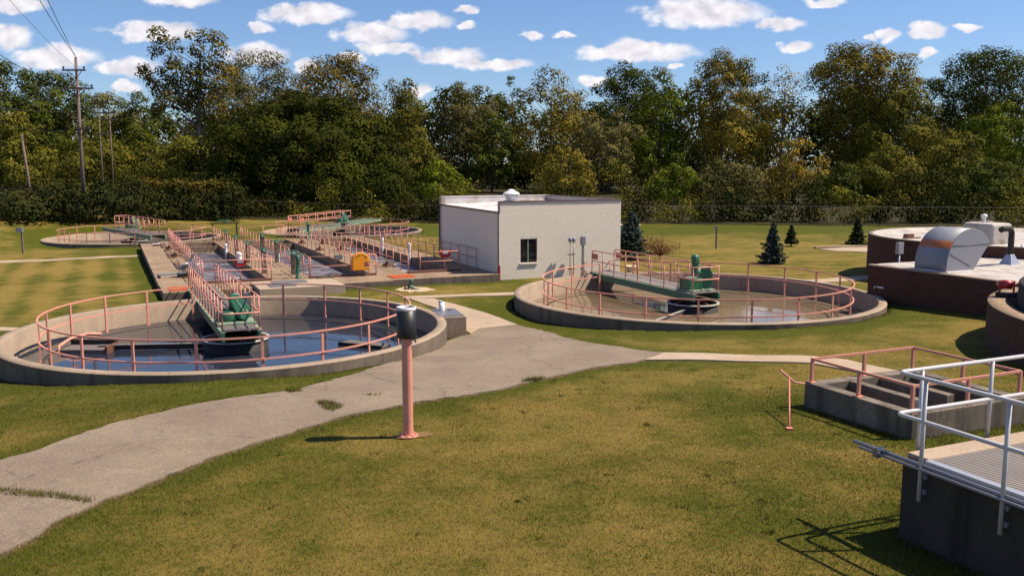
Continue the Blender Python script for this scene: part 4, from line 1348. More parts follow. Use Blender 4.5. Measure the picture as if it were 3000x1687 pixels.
def mat_grid(label, a0, a1, b0, b1):
    t = thing('rubber_mat', label, 'mat', D((a0 + a1) / 2, (b0 + b1) / 2, DECK_Z + 0.002), ANG, 'orange mats on the front slab')
    w, l = (a1 - a0) / 2, (b1 - b0) / 2
    MB().bb(-w, w, -l, l, 0, 0.018).build('sheet', M['orange'], t)
    n = 9
    rb = MB()
    for i in range(n):
        y = -l + (2 * l) * (i + 0.5) / n
        rb.bb(-w, w, y - 0.03, y + 0.03, 0.0185, 0.034)
    rb.build('ribs', M['orange'], t)


mat_grid('orange mat at the near left corner of the basin slab', 0.30, 1.30, 0.40, 1.75)
mat_grid('orange mat on the front slab near the white building', 10.85, 12.1, 0.75, 1.92)

hp = thing('hatch_pad', 'pale concrete pad with two dark steel hatches behind the blue tank', 'concrete pad', D(3.95, -1.5, 0), ANG)
MB().bb(0, 3.9, 0, 2.75, -0.6, DECK_Z + 0.13).build('pad', M['concrete_pad'], hp, bevel=0.025)
MB().bb(0.55, 1.75, 0.35, 1.2, DECK_Z + 0.131, DECK_Z + 0.155).build('hatch_cover', M['grey_steel'], hp, bevel=0.006)
MB().bb(0.9, 2.5, 1.55, 2.45, DECK_Z + 0.131, DECK_Z + 0.155).build('hatch_cover', M['grey_steel'], hp, bevel=0.006)

jc = thing('davit_hoist', 'folded grey steel hoist lying on the left walkway', 'hoist', D(1.25, 5.7), ANG)
MB().bb(-1.15, 0.15, -0.07, 0.07, 0.12, 0.24).build('outrigger_leg', M['galv'], jc, bevel=0.01)
MB().lathe([(0.001, 0), (0.09, 0), (0.09, 0.12), (0.001, 0.12)], 14).build('wheel', M['dark_iron'], jc, (-1.12, 0.06, 0.09), (R_(90), 0, 0))
MB().bb(-0.25, 0.75, -0.22, 0.22, 0.04, 0.22).build('base_frame', M['dark_iron'], jc, bevel=0.02)
MB().tube([(0.0, 0.05, 0.2), (0.62, 0.1, 1.18)], 0.075, 4, square=True).build('mast', M['grey_steel'], jc)
MB().tube([(0.18, -0.08, 0.2), (0.72, -0.1, 0.92)], 0.06, 4, square=True).build('boom', M['galv'], jc)
MB().tube([(0.45, -0.16, 0.15), (0.62, -0.2, 0.55), (0.85, -0.15, 0.70)], 0.03, 8).build('handle', M['galv'], jc)
MB().tube([(0.0, -0.12, 0.62), (0.35, 0.02, 0.72)], 0.045, 8).build('ram', M['galv'], jc)
MB().bb(-0.18, 0.22, 0.0, 0.3, 0.36, 0.62).build('winch', M['grey_steel'], jc, bevel=0.02)
bw = thing('board_stack', 'dark little tray on the far end of the left walkway', 'tray', D(0.95, 25.7), ANG)
MB().bb(-0.22, 0.22, -0.18, 0.18, 0, 0.12).build('tray', M['rust'], bw, bevel=0.01)
MB().bb(-0.24, 0.24, -0.2, 0.2, 0.121, 0.15).build('lid', M['white_pvc'], bw)


# ------------------------------------------------------------------ white block building
WB, LB, HB = 7.40, 9.0, 4.12
bld = thing('block_building', 'cream painted concrete block building with white flat roof', 'building', (float(BLD_O[0]), float(BLD_O[1]), 0), ANG)
mbk = M['block']
ROOF_Z = 3.60
WX0, WX1, WZ0, WZ1 = 1.24, 2.22, 0.85, 2.13
core = MB()
core.bb(0.012, WX0, 0.012, 0.20, -0.4, HB - 0.04).bb(WX1, WB - 0.012, 0.012, 0.20, -0.4, HB - 0.04)
core.bb(WX0, WX1, 0.012, 0.20, -0.4, WZ0).bb(WX0, WX1, 0.012, 0.20, WZ1, HB - 0.04)
core.build('front_wall', mbk, bld)
MB().bb(0, 0.20, 0.203, LB - 0.203, -0.4, ROOF_Z - 0.03).build('left_wall', mbk, bld)
MB().bb(WB - 0.20, WB, 0.203, LB - 0.203, -0.4, HB - 0.04).build('right_wall', mbk, bld)
MB().bb(0, WB, LB - 0.20, LB, -0.4, HB - 0.04).build('rear_wall', mbk, bld)
# block facing of the front wall, laid in running bond with raked joints
ch, bl = 0.2015, 0.405
rows = int((HB - 0.06) / ch) + 1
blk_cache = {}
upper = MB(); laid = 0
for r in range(rows):
    z0, z1 = r * ch, min((r + 1) * ch, HB - 0.045)
    if z1 - z0 < 0.05: continue
    x = -(bl / 2) * (r % 2)
    while x < WB:
        a, b = max(x, 0.0), min(x + bl, WB)
        x += bl
        segs = [(a, b)]
        if z1 > WZ0 + 0.02 and z0 < WZ1 - 0.02:
            segs = [(a, min(b, WX0)), (max(a, WX1), b)]
        for (s0, s1) in segs:
            if s1 - s0 < 0.04: continue
            w, h = round(s1 - s0 - 0.005, 3), round(z1 - z0 - 0.005, 3)
            cx, cz = (s0 + s1) / 2, (z0 + z1) / 2
            lip = 0.0012 * ((r * 13 + int(cx * 10) * 7) % 3)
            if laid < 300:
                if (w, h) not in blk_cache:
                    e = 0.004
                    m = MB(); x2, z2 = w / 2, h / 2
                    m.add([(-x2, 0.0105, -z2), (x2, 0.0105, -z2), (x2, 0.0105, z2), (-x2, 0.0105, z2), (-x2 + e, 0.008, -z2 + e), (x2 - e, 0.008, -z2 + e), (x2 - e, 0.008, z2 - e), (-x2 + e, 0.008, z2 - e)],
                          [(4, 5, 6, 7), (0, 1, 5, 4), (1, 2, 6, 5), (2, 3, 7, 6), (3, 0, 4, 7)])
                    blk_cache[(w, h)] = m.mesh('block', mbk)
                place('block', blk_cache[(w, h)], bld, (cx, -lip, cz))
                laid += 1
            else:
                upper.box((cx, 0.0130 - lip / 2, cz), (w, 0.010 + lip, h))
tag(upper.build('block_course', mbk, bld), kind='stuff')
# roof, parapets and metal edging
MB().add([(0.0, 0.2, ROOF_Z - 0.02), (WB - 0.2, 0.2, ROOF_Z + 0.16), (WB - 0.2, LB - 0.2, ROOF_Z + 0.22), (0.0, LB - 0.2, ROOF_Z + 0.06)], [(0, 1, 2, 3)]).build('roof', M['roof_bright'], bld)
MB().bb(0, WB, 0.0, 0.24, HB - 0.039, HB).build('front_coping', M['roof_bright'], bld)
MB().bb(-0.03, WB + 0.03, -0.035, -0.002, HB - 0.045, HB + 0.03).build('front_edge_trim', M['trim'], bld)
MB().bb(0.2, WB, LB - 0.26, LB - 0.203, ROOF_Z - 0.1, HB - 0.02).build('rear_parapet_skin', M['roof_bright'], bld)
MB().bb(0, WB, LB - 0.28, LB + 0.02, HB - 0.039, HB + 0.02).build('rear_coping', M['roof_bright'], bld)
rp = MB()
for i in range(9):
    y0 = 0.25 + (LB - 0.55) * i / 9; y1 = 0.25 + (LB - 0.55) * (i + 1) / 9
    rp.bb(WB - 0.262 - 0.006 * (i % 2), WB - 0.203, y0 + 0.004, y1 - 0.004, ROOF_Z - 0.02, HB - 0.01)
rp.build('right_parapet_skin', M['roof'], bld)
MB().bb(WB - 0.28, WB + 0.02, 0.245, LB - 0.285, HB - 0.039, HB + 0.015).build('right_coping', M['trim'], bld)
MB().add([(-0.05, 0.0, ROOF_Z - 0.10), (-0.002, 0.0, ROOF_Z - 0.10), (-0.002, LB, ROOF_Z - 0.02), (-0.05, LB, ROOF_Z - 0.02), (-0.05, 0.0, ROOF_Z + 0.0), (-0.002, 0.0, ROOF_Z + 0.0), (-0.002, LB, ROOF_Z + 0.08), (-0.05, LB, ROOF_Z + 0.08)],
         [(3, 2, 1, 0), (4, 5, 6, 7), (0, 1, 5, 4), (1, 2, 6, 5), (2, 3, 7, 6), (3, 0, 4, 7)]).build('eave_gutter', M['trim'], bld)
MB().bb(-0.035, 0.05, -0.034, 0.0, ROOF_Z - 0.1, HB - 0.046).build('corner_trim', M['trim'], bld)
MB().bb(-0.03, -0.002, 0.0, 0.10, -0.2, ROOF_Z - 0.101).build('corner_trim', M['trim'], bld)
MB().bb(-0.05, 0.24, LB - 0.30, LB + 0.03, ROOF_Z + 0.081, HB + 0.022).build('corner_post', M['roof'], bld)
dp = MB().tube([(-0.10, LB - 0.12, ROOF_Z), (-0.10, LB - 0.12, 0.95), (-0.22, LB - 0.12, 0.72)], 0.06, 10).build('downspout', M['trim'], bld)
MB().bb(-0.06, 0.03, -0.10, -0.036, -0.2, 0.78).build('corner_guard', M['red'], bld)
# window
win = MB()
fx0, fx1, fz0, fz1 = WX0, WX1, WZ0, WZ1
win.bb(fx0 + .002, fx0 + 0.05, 0.06, 0.12, fz0 + .002, fz1 - .002).bb(fx1 - 0.05, fx1 - .002, 0.06, 0.12, fz0 + .002, fz1 - .002)
win.bb(fx0 + 0.051, fx1 - 0.051, 0.06, 0.12, fz0 + .002, fz0 + 0.05).bb(fx0 + 0.051, fx1 - 0.051, 0.06, 0.12, fz1 - 0.05, fz1 - .002)
wf = win.build('window', M['trim'], bld)
xm = (fx0 + fx1) / 2 - 0.02
MB().bb(xm - 0.03, xm + 0.03, 0.05, 0.115, fz0 + 0.051, fz1 - 0.051).build('mullion', M['green_pale'], wf)
MB().bb(fx0 + 0.051, xm - 0.031, 0.085, 0.095, fz0 + 0.051, fz1 - 0.051).build('pane', M['glass'], wf)
MB().bb(xm + 0.031, fx1 - 0.051, 0.075, 0.085, fz0 + 0.051, fz1 - 0.051).build('pane', M['glass'], wf)
MB().bb(fx0 - 0.05, fx1 + 0.03, -0.06, 0.055, fz0 - 0.075, fz0 + 0.001).build('sill', M['block'], wf, bevel=0.008)


def roof_vent():
    x, y, z = 3.1, 5.3, ROOF_Z + 0.12
    q = BLD_O + V * x + U * y
    t = thing('roof_ventilator', 'white mushroom ventilator on the roof of the cream building', 'ventilator', (float(q[0]), float(q[1]), z), ANG)
    MB().box((0, 0, 0.12), (0.95, 0.95, 0.24), 0, 0.75).build('curb', M['roof_bright'], t, bevel=0.03)
    MB().lathe([(0.30, 0.24), (0.30, 0.36), (0.36, 0.42), (0.40, 0.50), (0.40, 0.56), (0.36, 0.57)], 28).build('throat', M['galv'], t)
    MB().lathe([(0.47, 0.58), (0.50, 0.60), (0.48, 0.66), (0.36, 0.74), (0.24, 0.78), (0.22, 0.84), (0.12, 0.89), (0.001, 0.90)], 28).build('cap', M['white_pvc'], t)
    for k in range(4):
        a = k * math.pi / 2 + 0.5
        MB().tube([(0.42 * math.cos(a), 0.42 * math.sin(a), 0.2), (0.42 * math.cos(a), 0.42 * math.sin(a), 0.62)], 0.014, 6).build('strut', M['galv'], t)


roof_vent()


def wall_conduits():
    def at_(x, y, z):
        q = BLD_O + V * x + U * y
        return (float(q[0]), float(q[1]), z)
    t = thing('service_mast', 'tall grey metering post with rounded box in front of the cream wall', 'meter', at_(4.76, -0.45, 0), ANG)
    MB().bb(-0.055, 0.055, -0.05, 0.05, -0.1, 1.80).build('post', M['conduit'], t, bevel=0.008)
    MB().prism([(-0.13, 0.08), (-0.08, 0), (0.08, 0), (0.13, 0.08), (0.13, 0.44), (0.08, 0.5), (-0.08, 0.5), (-0.13, 0.44)], -0.10, 0.10, 'y').build('box', M['conduit'], t, (0, 0, 1.70), bevel=0.02)
    t = thing('conduit_pair', 'two thin grey conduits with round heads in front of the cream wall', 'conduit', at_(4.10, -0.42, 0), ANG)
    for x, h in ((-0.10, 1.92), (0.11, 1.92)):
        MB().tube([(x, 0, -0.1), (x, 0, h)], 0.026, 8).build('pipe', M['conduit'], t)
        MB().lathe([(0.001, 0), (0.10, 0), (0.11, 0.03), (0.11, 0.18), (0.08, 0.22), (0.001, 0.23)], 14).build('head', M['conduit'], t, (x, 0, h + 0.002))
    MB().bb(-0.20, 0.22, 0.03, 0.06, 1.20, 1.26).build('strap', M['rust'], t)
    MB().bb(-0.20, 0.22, 0.03, 0.06, 0.42, 0.48).build('strap', M['rust'], t)


wall_conduits()


# ------------------------------------------------------------------ brick digesters on the right
def uv_wall(mb_obj, fn):
    """give a wall mesh a brick-scale UV layer: metres along the wall and up"""
    me = mb_obj.data
    uv = me.uv_layers.new(name='UVMap')
    for lp in me.loops:
        uv.data[lp.index].uv = fn(me.vertices[lp.vertex_index].co)


BK_O = np.array([15.04, 37.21]); BK_Z = 1.84
bk = thing('brick_annex', 'low dark brick building with patchy white roof beside the murky tank', 'building', (float(BK_O[0]), float(BK_O[1]), 0), ANG)
BL_, BW_ = 13.0, 9.5
o_ = MB().bb(0, 0.28, -BL_, 0, -0.6, BK_Z - 0.04).build('left_wall', M['brick'], bk)
uv_wall(o_, lambda c: (c.y + c.x, c.z))
o_ = MB().bb(0.283, BW_, -0.28, 0, -0.6, BK_Z - 0.04).build('rear_wall', M['brick'], bk)
uv_wall(o_, lambda c: (c.x + c.y, c.z))
MB().bb(-0.02, 0.29, -BL_, 0.02, BK_Z - 0.039, BK_Z + 0.012).build('coping', M['concrete'], bk)
mbr = MB()
nx_, ny_ = 26, 36
vs_ = [(0.292 + (BW_ - 0.3) * i / nx_, -BL_ + (BL_ - 0.02) * j / ny_, BK_Z - 0.01 + 0.045 * math.sin(i * 0.9 + j * 0.5) * math.sin(j * 0.7) + (0.02 if i else 0.0)) for j in range(ny_ + 1) for i in range(nx_ + 1)]
mbr.add(vs_, [(j * (nx_ + 1) + i, j * (nx_ + 1) + i + 1, (j + 1) * (nx_ + 1) + i + 1, (j + 1) * (nx_ + 1) + i) for j in range(ny_) for i in range(nx_)], True)
mbr.build('roof', M['roof'], bk)


def R3(x, y, z):
    q = BK_O + V * x + U * y
    return (float(q[0]), float(q[1]), z)


# air intake cowl with the rusted band
cow = thing('air_cowl', 'curved galvanised air intake cowl with an orange rust band on the brick annex roof', 'cowl', R3(0.30, -2.10, BK_Z + 0.03), ANG)
arcp = []
for i in range(19):
    a = math.pi - (math.pi * 0.80) * i / 18
    arcp.append((1.28 + 1.28 * math.cos(a), 0.25 + 1.38 * math.sin(a)))
arcp = [(0.0, 0.0)] + arcp
lip = arcp[-1]
prof = arcp + [(lip[0] - 0.02, lip[1] - 0.02), (1.48, 0.0)]
ylen = 1.45
vs, fs, band = [], [], []
for k, (x, z) in enumerate(arcp):
    for y in (-ylen, 0):
        vs.append((x, y, z)); band.append(1.0 if k == 5 else 0.62 if k == 6 else 0.0)
for k in range(len(arcp) - 1):
    fs.append((2 * k, 2 * k + 1, 2 * k + 3, 2 * k + 2))
me_ = bpy.data.meshes.new('curved_back'); me_.from_pydata(vs, [], fs); me_.materials.append(M['hood'])
at_ = me_.attributes.new('band', 'FLOAT', 'POINT'); at_.data.foreach_set('value', np.array(band, dtype=np.float32))
me_.polygons.foreach_set('use_smooth', [True] * len(fs)); me_.update()
o_ = place('curved_back', me_, cow)
md_ = o_.modifiers.new('thickness', 'SOLIDIFY'); md_.thickness = 0.03; md_.offset = -1
for y0, y1 in ((-ylen - 0.022, -ylen - 0.001), (0.001, 0.022)):
    MB().prism([(x, z) for x, z in reversed(prof)], y0, y1, 'y').build('side_panel', M['hood'], cow)
MB().tube([(0.27, -ylen - 0.03, 1.02), (lip[0], -ylen - 0.03, lip[1])], 0.012, 5).build('seam', M['grey_steel'], cow)
MB().tube([(0.15, -ylen - 0.03, 0.72), (1.30, -ylen - 0.03, 0.20)], 0.010, 5).build('seam', M['grey_steel'], cow)
MB().bb(-0.06, 1.6, -ylen - 0.14, 0.08, -0.08, 0.03).build('curb', M['roof_bright'], cow, bevel=0.02)
MB().add([(1.48, -ylen, 0.0), (1.48, 0, 0.0), (lip[0] - .03, 0, lip[1] - .03), (lip[0] - .03, -ylen, lip[1] - .03)], [(0, 1, 2, 3)]).build('intake_screen', M['dark_iron'], cow)

gp = thing('gooseneck_vent', 'black gooseneck pipe on the brick annex roof', 'vent pipe', R3(5.2, -2.6, BK_Z - 0.02), ANG)
MB().box((0, 0, 0.24), (0.62, 0.62, 0.48), 0, 0.35).build('flashing', M['galv'], gp, bevel=0.02)
MB().tube([(0, 0, 0.4), (0, 0, 1.25)] + bend((0, 0, 1.25), (0, 0, 1.55), (-0.8, 0, 1.55), 0.28, 6) + [(-0.55, 0, 1.55), (-0.68, 0, 1.50)], 0.12, 14).build('pipe', M['dark_iron'], gp)
ms = thing('meter_stand', 'pale electrical box on a grey pole by the round brick tank', 'control box', R3(2.6, 0.78, 0.2), ANG)
MB().tube([(0, 0, 0), (0, 0, 1.9)], 0.05, 8).build('pole', M['conduit'], ms)
MB().bb(-0.16, 0.16, -0.09, 0.09, 1.9, 2.42).build('box', M['conduit'], ms, bevel=0.015)
wl = thing('wall_spigot', 'small white spigot on the dark brick annex wall', 'spigot', R3(-0.002, -0.5, 0.95), ANG)
MB().tube([(0, 0, 0), (-0.10, 0, 0.0), (-0.16, 0, -0.05)], 0.028, 8).build('nozzle', M['white_pvc'], wl)
MB().bb(-0.02, 0, -0.35, 0.1, -0.03, 0.03).build('pipe', M['white_pvc'], wl)


def brick_round(c, r, z, label, seg=96):
    t = thing('brick_tank', label, 'tank', (c[0], c[1], 0), 0)
    o = MB().lathe([(r, -0.6), (r, z - 0.05)], seg).build('brick_wall', M['brick'], t)
    uv_wall(o, lambda q: ((math.atan2(q.y, -q.x)) * r, q.z))
    MB().lathe([(r - 0.24, z - 0.25), (r - 0.22, z), (r + 0.02, z), (r + 0.02, z - 0.049), (r, z - 0.049)], seg).build('rim', M['concrete_box'], t)
    MB().lathe([(r - 0.215, z - 0.004), (r - 0.5, z - 0.05), (r - 0.75, z - 0.17), (r * 0.5, z - 0.13), (0.001, z - 0.05)], seg).build('roof', M['roof'], t)
    return t


BT_C, BT_R, BT_Z = (26.2, 45.6), 7.32, 2.38
brick_round(BT_C, BT_R, BT_Z, 'large round brick tank with white dished roof behind the annex')
pb = thing('roof_housing', 'white coated box housing on the round brick tank roof', 'housing', (22.35, 41.75, BT_Z - 0.14), ANG)
MB().bb(-0.68, 0.68, -0.8, 0.8, 0, 1.08).build('housing', M['roof'], pb, bevel=0.12)
MB().box((0, 0, 0.06), (1.75, 2.0, 0.12), 0, 0.85).build('skirt', M['roof'], pb, bevel=0.03)
MB().cyl((0, 0.2, 1.083), 0.09, 0.12, 10).lathe([(0.001, 0.40), (0.13, 0.36), (0.15, 0.28), (0.09, 0.2), (0.06, 0.1)], 14, (0, 0.2, 1.08)).build('vent_cap', M['white_pvc'], pb)
MB().bb(0.1, 0.42, 0.05, 0.3, 1.083, 1.14).build('valve_plate', M['pale_lip'], pb)
vb = thing('roof_valve', 'little rusty valve on the left of the round brick tank roof', 'valve', (20.7, 46.2, BT_Z - 0.14), 0.4)
MB().bb(-0.28, 0.22, -0.14, 0.14, 0, 0.22).build('body', M['rust'], vb, bevel=0.03)
MB().tube([(-0.7, -0.25, 0.04), (0.5, -0.3, 0.04)], 0.035, 8).build('pipe', M['rust'], vb)
vb = thing('roof_drain', 'small white drain fitting on the round brick tank roof under the white housing', 'drain', (23.2, 40.2, BT_Z - 0.12), 0.2)
MB().lathe([(0.13, 0), (0.10, 0.08), (0.05, 0.1), (0.05, 0.18), (0.001, 0.18)], 12).build('cap', M['white_pvc'], vb)

# near round tank with the dark cover
NT_C, NT_R, NT_Z = (22.44, 22.71), 8.92, 1.90
nt = thing('covered_tank', 'round brick tank with pale ring and dark raised cover at the right edge', 'tank', (NT_C[0], NT_C[1], 0), 0)
o_ = MB().lathe([(NT_R, -0.4), (NT_R, NT_Z - 0.02), ], 128).build('brick_wall', M['brick_near'], nt)
uv_wall(o_, lambda q: ((math.atan2(q.y, -q.x)) * NT_R, q.z))
MB().lathe([(NT_R, NT_Z - 0.02), (NT_R - 0.01, NT_Z), (NT_R - 0.55, NT_Z + 0.01), (NT_R - 0.57, NT_Z - 0.7)], 128).build('ring_beam', M['concrete_deck'], nt)
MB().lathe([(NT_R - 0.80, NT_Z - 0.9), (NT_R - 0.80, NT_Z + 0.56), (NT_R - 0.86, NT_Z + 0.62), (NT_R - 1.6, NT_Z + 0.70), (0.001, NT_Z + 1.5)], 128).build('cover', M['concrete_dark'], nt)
MB().lathe([(NT_R - 0.80, NT_Z - 0.5), (NT_R - 0.57, NT_Z - 0.5)], 96).build('gap_floor', M['dark_iron'], nt)
gpos = BK_O  # roller on the cover edge
rl = thing('guide_roller', 'red guide roller bracket on the edge of the dark tank cover', 'roller', (NT_C[0] - 7.1, NT_C[1] + 4.55, NT_Z + 0.02), R_(-30))
MB().bb(-0.3, 0.3, -0.18, 0.18, 0, 0.12).build('base', M['dark_iron'], rl)
MB().bb(-0.22, -0.16, -0.12, 0.12, 0.121, 0.5).build('cheek', M['red'], rl)
MB().bb(0.16, 0.22, -0.12, 0.12, 0.121, 0.5).build('cheek', M['red'], rl)
MB().tube([(-0.30, 0, 0.38), (0.45, 0, 0.38)], 0.06, 10).build('axle', M['salmon_dark'], rl)
MB().tube([(-0.15, 0, 0.38), (0.15, 0, 0.38)], 0.14, 14).build('wheel', M['red'], rl)


# ------------------------------------------------------------------ weir box in the lawn
wb = thing('weir_box', 'open concrete weir box with two inner baffle walls in the right lawn', 'concrete box', (float(WEIR_O[0]), float(WEIR_O[1]), 0), ANG)
WX, WY, TH = 3.13, 2.78, 0.27
cm = M['concrete_box']
MB().bb(0, TH, 0, WY, -1.5, WEIR_Z).build('left_wall', cm, wb, bevel=0.02)
MB().bb(TH + .002, WX, 0, TH, -1.5, WEIR_Z - 0.004).build('near_wall', cm, wb, bevel=0.02)
MB().bb(TH + .002, WX, WY - TH, WY, -1.5, WEIR_Z - 0.003).build('far_wall', cm, wb, bevel=0.02)
MB().bb(WX - TH, WX - .002, TH + .002, WY - TH - .002, -1.5, WEIR_Z - 0.005).build('right_wall', cm, wb, bevel=0.02)
MB().bb(0.98, 1.20, 0.80, WY - TH - .002, -1.5, WEIR_Z - 0.02).build('baffle', cm, wb, bevel=0.02)
MB().bb(1.86, 2.08, 0.80, WY - TH - .002, -1.5, WEIR_Z - 0.02).build('baffle', cm, wb, bevel=0.02)
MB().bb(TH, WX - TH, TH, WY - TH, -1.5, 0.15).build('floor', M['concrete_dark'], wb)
wr = thing('low_railing', 'low single-bar salmon railing round the top of the weir box', 'railing', (float(WEIR_O[0]), float(WEIR_O[1]), WEIR_Z), ANG)
i0, x1_, y1_, hr = 0.10, WX - 0.10, WY - 0.10, 0.50
for (x, y) in ((i0, i0), (i0, WY / 2), (i0, y1_), (WX / 2, y1_), (x1_, y1_), (x1_, WY / 2), (x1_, i0), (WX / 2, i0)):
    MB().bb(-0.03, 0.03, -0.03, 0.03, 0, hr).bb(-0.075, 0.075, -0.075, 0.075, 0, 0.018).build('post', M['salmon'], wr, (x, y, 0))
MB().tube([(i0, i0, hr), (x1_, i0, hr), (x1_, y1_, hr), (i0, y1_, hr)], 0.036, 4, closed=True, square=True).build('top_rail', M['salmon'], wr)
lp = thing('leaning_pipe', 'thin salmon pipe leaning against the weir box corner', 'pipe', (5.34, 16.56, float(terrain(5.34, 16.56))))
MB().tube([(0, 0, 0), (0.42, 1.45, 0.66)], 0.018, 6).build('pipe', M['salmon_dark'], lp)
MB().tube([(0.28, 1.62, 0.80), (0.50, 1.36, 0.60), (0.78, 1.5, 0.53)], 0.022, 6).build('cross_pipe', M['salmon'], lp)
MB().bb(-0.06, 0.06, -0.06, 0.06, -0.02, 0.04).build('foot', M['salmon_dark'], lp)


# ------------------------------------------------------------------ grated platform, lower right
pf = thing('grated_platform', 'dark concrete platform with ribbed grating top in the lower right corner', 'platform', (float(PLAT_O[0]), float(PLAT_O[1]), 0), ANG)
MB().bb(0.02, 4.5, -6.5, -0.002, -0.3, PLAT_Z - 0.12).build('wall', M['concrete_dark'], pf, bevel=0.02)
MB().bb(0.10, 4.5, -0.34, 0.0, PLAT_Z - 0.118, PLAT_Z).build('curb', M['concrete_pad'], pf, bevel=0.015)
gb = MB()
y = -0.345
nb = 0
while y > -6.4:
    gb.bb(0.14, 4.5, y - 0.028, y - 0.008, PLAT_Z - 0.075, PLAT_Z - 0.012); y -= 0.042; nb += 1
for x in np.arange(0.4, 4.5, 0.35):
    gb.bb(x, x + 0.012, -6.4, -0.345, PLAT_Z - 0.074, PLAT_Z - 0.028)
tag(gb.build('grating', M['grate'], pf), kind='stuff')
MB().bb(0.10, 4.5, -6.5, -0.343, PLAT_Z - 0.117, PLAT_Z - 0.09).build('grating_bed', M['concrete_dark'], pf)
MB().bb(0.03, 0.135, -6.5, -0.343, PLAT_Z - 0.118, PLAT_Z - 0.004).build('edge_angle', M['galv'], pf)
cd = thing('conduit_run', 'pair of grey pipes running along the platform edge and past its corner', 'pipes', (float(PLAT_O[0]), float(PLAT_O[1]), PLAT_Z - 0.06), ANG)
MB().tube([(-0.035, -6.5, 0), (-0.035, 0.78, 0)], 0.03, 8).build('pipe', M['conduit'], cd)
MB().tube([(-0.10, -6.5, -0.03), (-0.10, 0.62, -0.03)], 0.022, 8).build('pipe', M['conduit'], cd)
MB().bb(-0.13, 0.02, 0.28, 0.36, -0.08, 0.04).build('clamp', M['grey_steel'], cd)
pr = thing('platform_railing', 'bare aluminium pipe railing round the grated platform', 'railing', (float(PLAT_O[0]), float(PLAT_O[1]), PLAT_Z), ANG)
hx, hy = -0.06, 0.06
for y in (-0.36, -1.50, -2.64, -3.78):
    o_ = MB().tube([(0, 0, -0.52), (0, 0, 1.07)], 0.027, 10).build('post', M['alu'], pr, (hx, y, 0))
    for z in (-0.20, -0.40):
        MB().bb(0.031, 0.078, -0.05, 0.05, z - 0.03, z + 0.03).build('bracket', M['galv'], o_)
for x in (0.36, 1.7, 3.0):
    MB().tube([(0, 0, -0.2), (0, 0, 1.07)], 0.027, 10).build('post', M['alu'], pr, (x, hy, 0))
for nm, h in (('top_rail', 1.07), ('mid_rail', 0.52)):
    a, b, c = (hx, -5.0, h), (hx, hy, h), (4.4, hy, h)
    MB().tube([a] + bend(a, b, c, 0.10, 4) + [c], 0.028, 10).build(nm, M['alu'], pr)


# ------------------------------------------------------------------ small things on the lawns
px_, py_ = -1.98, 16.40
g_ = ground_z(px_, py_)
vp = thing('vent_post', 'salmon pipe post with black cylinder top standing in the front lawn', 'post', (px_, py_, g_))
MB().cyl((0, 0, -0.05), 0.098, 2.05, 24).build('pipe', M['salmon'], vp)
MB().cyl((0, 0, 0.0), 0.19, 0.045, 24).build('flange', M['salmon'], vp)
bo_ = MB()
for k in range(8):
    a = k * math.pi / 4
    bo_.cyl((0.15 * math.cos(a), 0.15 * math.sin(a), 0.045), 0.02, 0.03, 6)
bo_.build('flange_bolts', M['salmon'], vp)
MB().lathe([(0.001, 1.93), (0.178, 1.93), (0.183, 1.95), (0.183, 2.50), (0.155, 2.50), (0.155, 2.2), (0.001, 2.2)], 32).build('cylinder', M['black'], vp)
MB().lathe([(0.186, 2.46), (0.186, 2.515), (0.152, 2.515), (0.152, 2.40)], 32).build('white_rim', M['alu'], vp)
MB().tube([(0.15, -0.02, 1.93), (0.17, -0.02, 1.84)], 0.015, 6).build('drain_stub', M['black'], vp)

hb = thing('hatch_box', 'tan concrete box with grey steel hatch right of the blue tank', 'concrete box', (-2.62, 31.25, -0.4), R_(16))
MB().bb(-0.02, 1.02, 0, 1.95, 0, 0.98).build('box', M['concrete'], hb, bevel=0.02)
MB().bb(0.06, 0.96, 0.12, 1.82, 0.981, 1.01).build('hatch_cover', M['grey_steel'], hb, bevel=0.006)
MB().bb(0.62, 0.74, 1.3, 1.42, 1.011, 1.03).build('latch', M['dark_iron'], hb)
wp_ = thing('plastic_pipe', 'short white pipe standing on the grey hatch beside the blue tank', 'pipe', (-2.62, 32.7, 0.612))
MB().lathe([(0.115, 0), (0.115, 0.36), (0.10, 0.36), (0.10, 0.05), (0.001, 0.05)], 20).build('pipe', M['white_pvc'], wp_)
MB().lathe([(0.118, 0.335), (0.118, 0.365), (0.097, 0.365)], 20).build('dark_rim', M['black'], wp_)

hy_ = thing('yard_hydrant', 'small green yard hydrant leaning over bare soil by the basin wall', 'hydrant', (-4.95, 42.2, ground_z(-4.95, 42.2)), 0.3)
MB().tube([(-0.05, 0.1, -0.05), (0.02, 0.02, 0.22), (0.10, -0.02, 0.40)], 0.05, 8).build('riser', M['green'], hy_)
MB().lathe([(0.001, 0), (0.09, 0), (0.10, 0.06), (0.05, 0.14), (0.001, 0.16)], 12).build('bonnet', M['green'], hy_, (0.11, -0.02, 0.38), (0, R_(20), 0))
MB().tube([(0.03, 0.0, 0.16), (0.22, -0.10, 0.10), (0.45, -0.2, 0.03)], 0.085, 10).build('outlet', M['green_pale'], hy_)
MB().lathe([(0.001, 0), (0.11, 0), (0.11, 0.12), (0.001, 0.12)], 12).build('coupling', M['rust'], hy_, (-0.22, 0.0, 0.06), (0, R_(80), 0))
dn = thing('slab_pipe', 'pink pipe running down the joint in the basin front wall', 'pipe', D(10.69, 0.30, 0.0), ANG)
MB().bb(-0.04, 0.04, -0.04, 0.03, -0.3, DECK_Z + 0.03).build('pipe', M['salmon'], dn)
MB().bb(-0.06, 0.06, 0.0, 0.05, 0.1, 0.16).build('clip', M['rust'], dn)


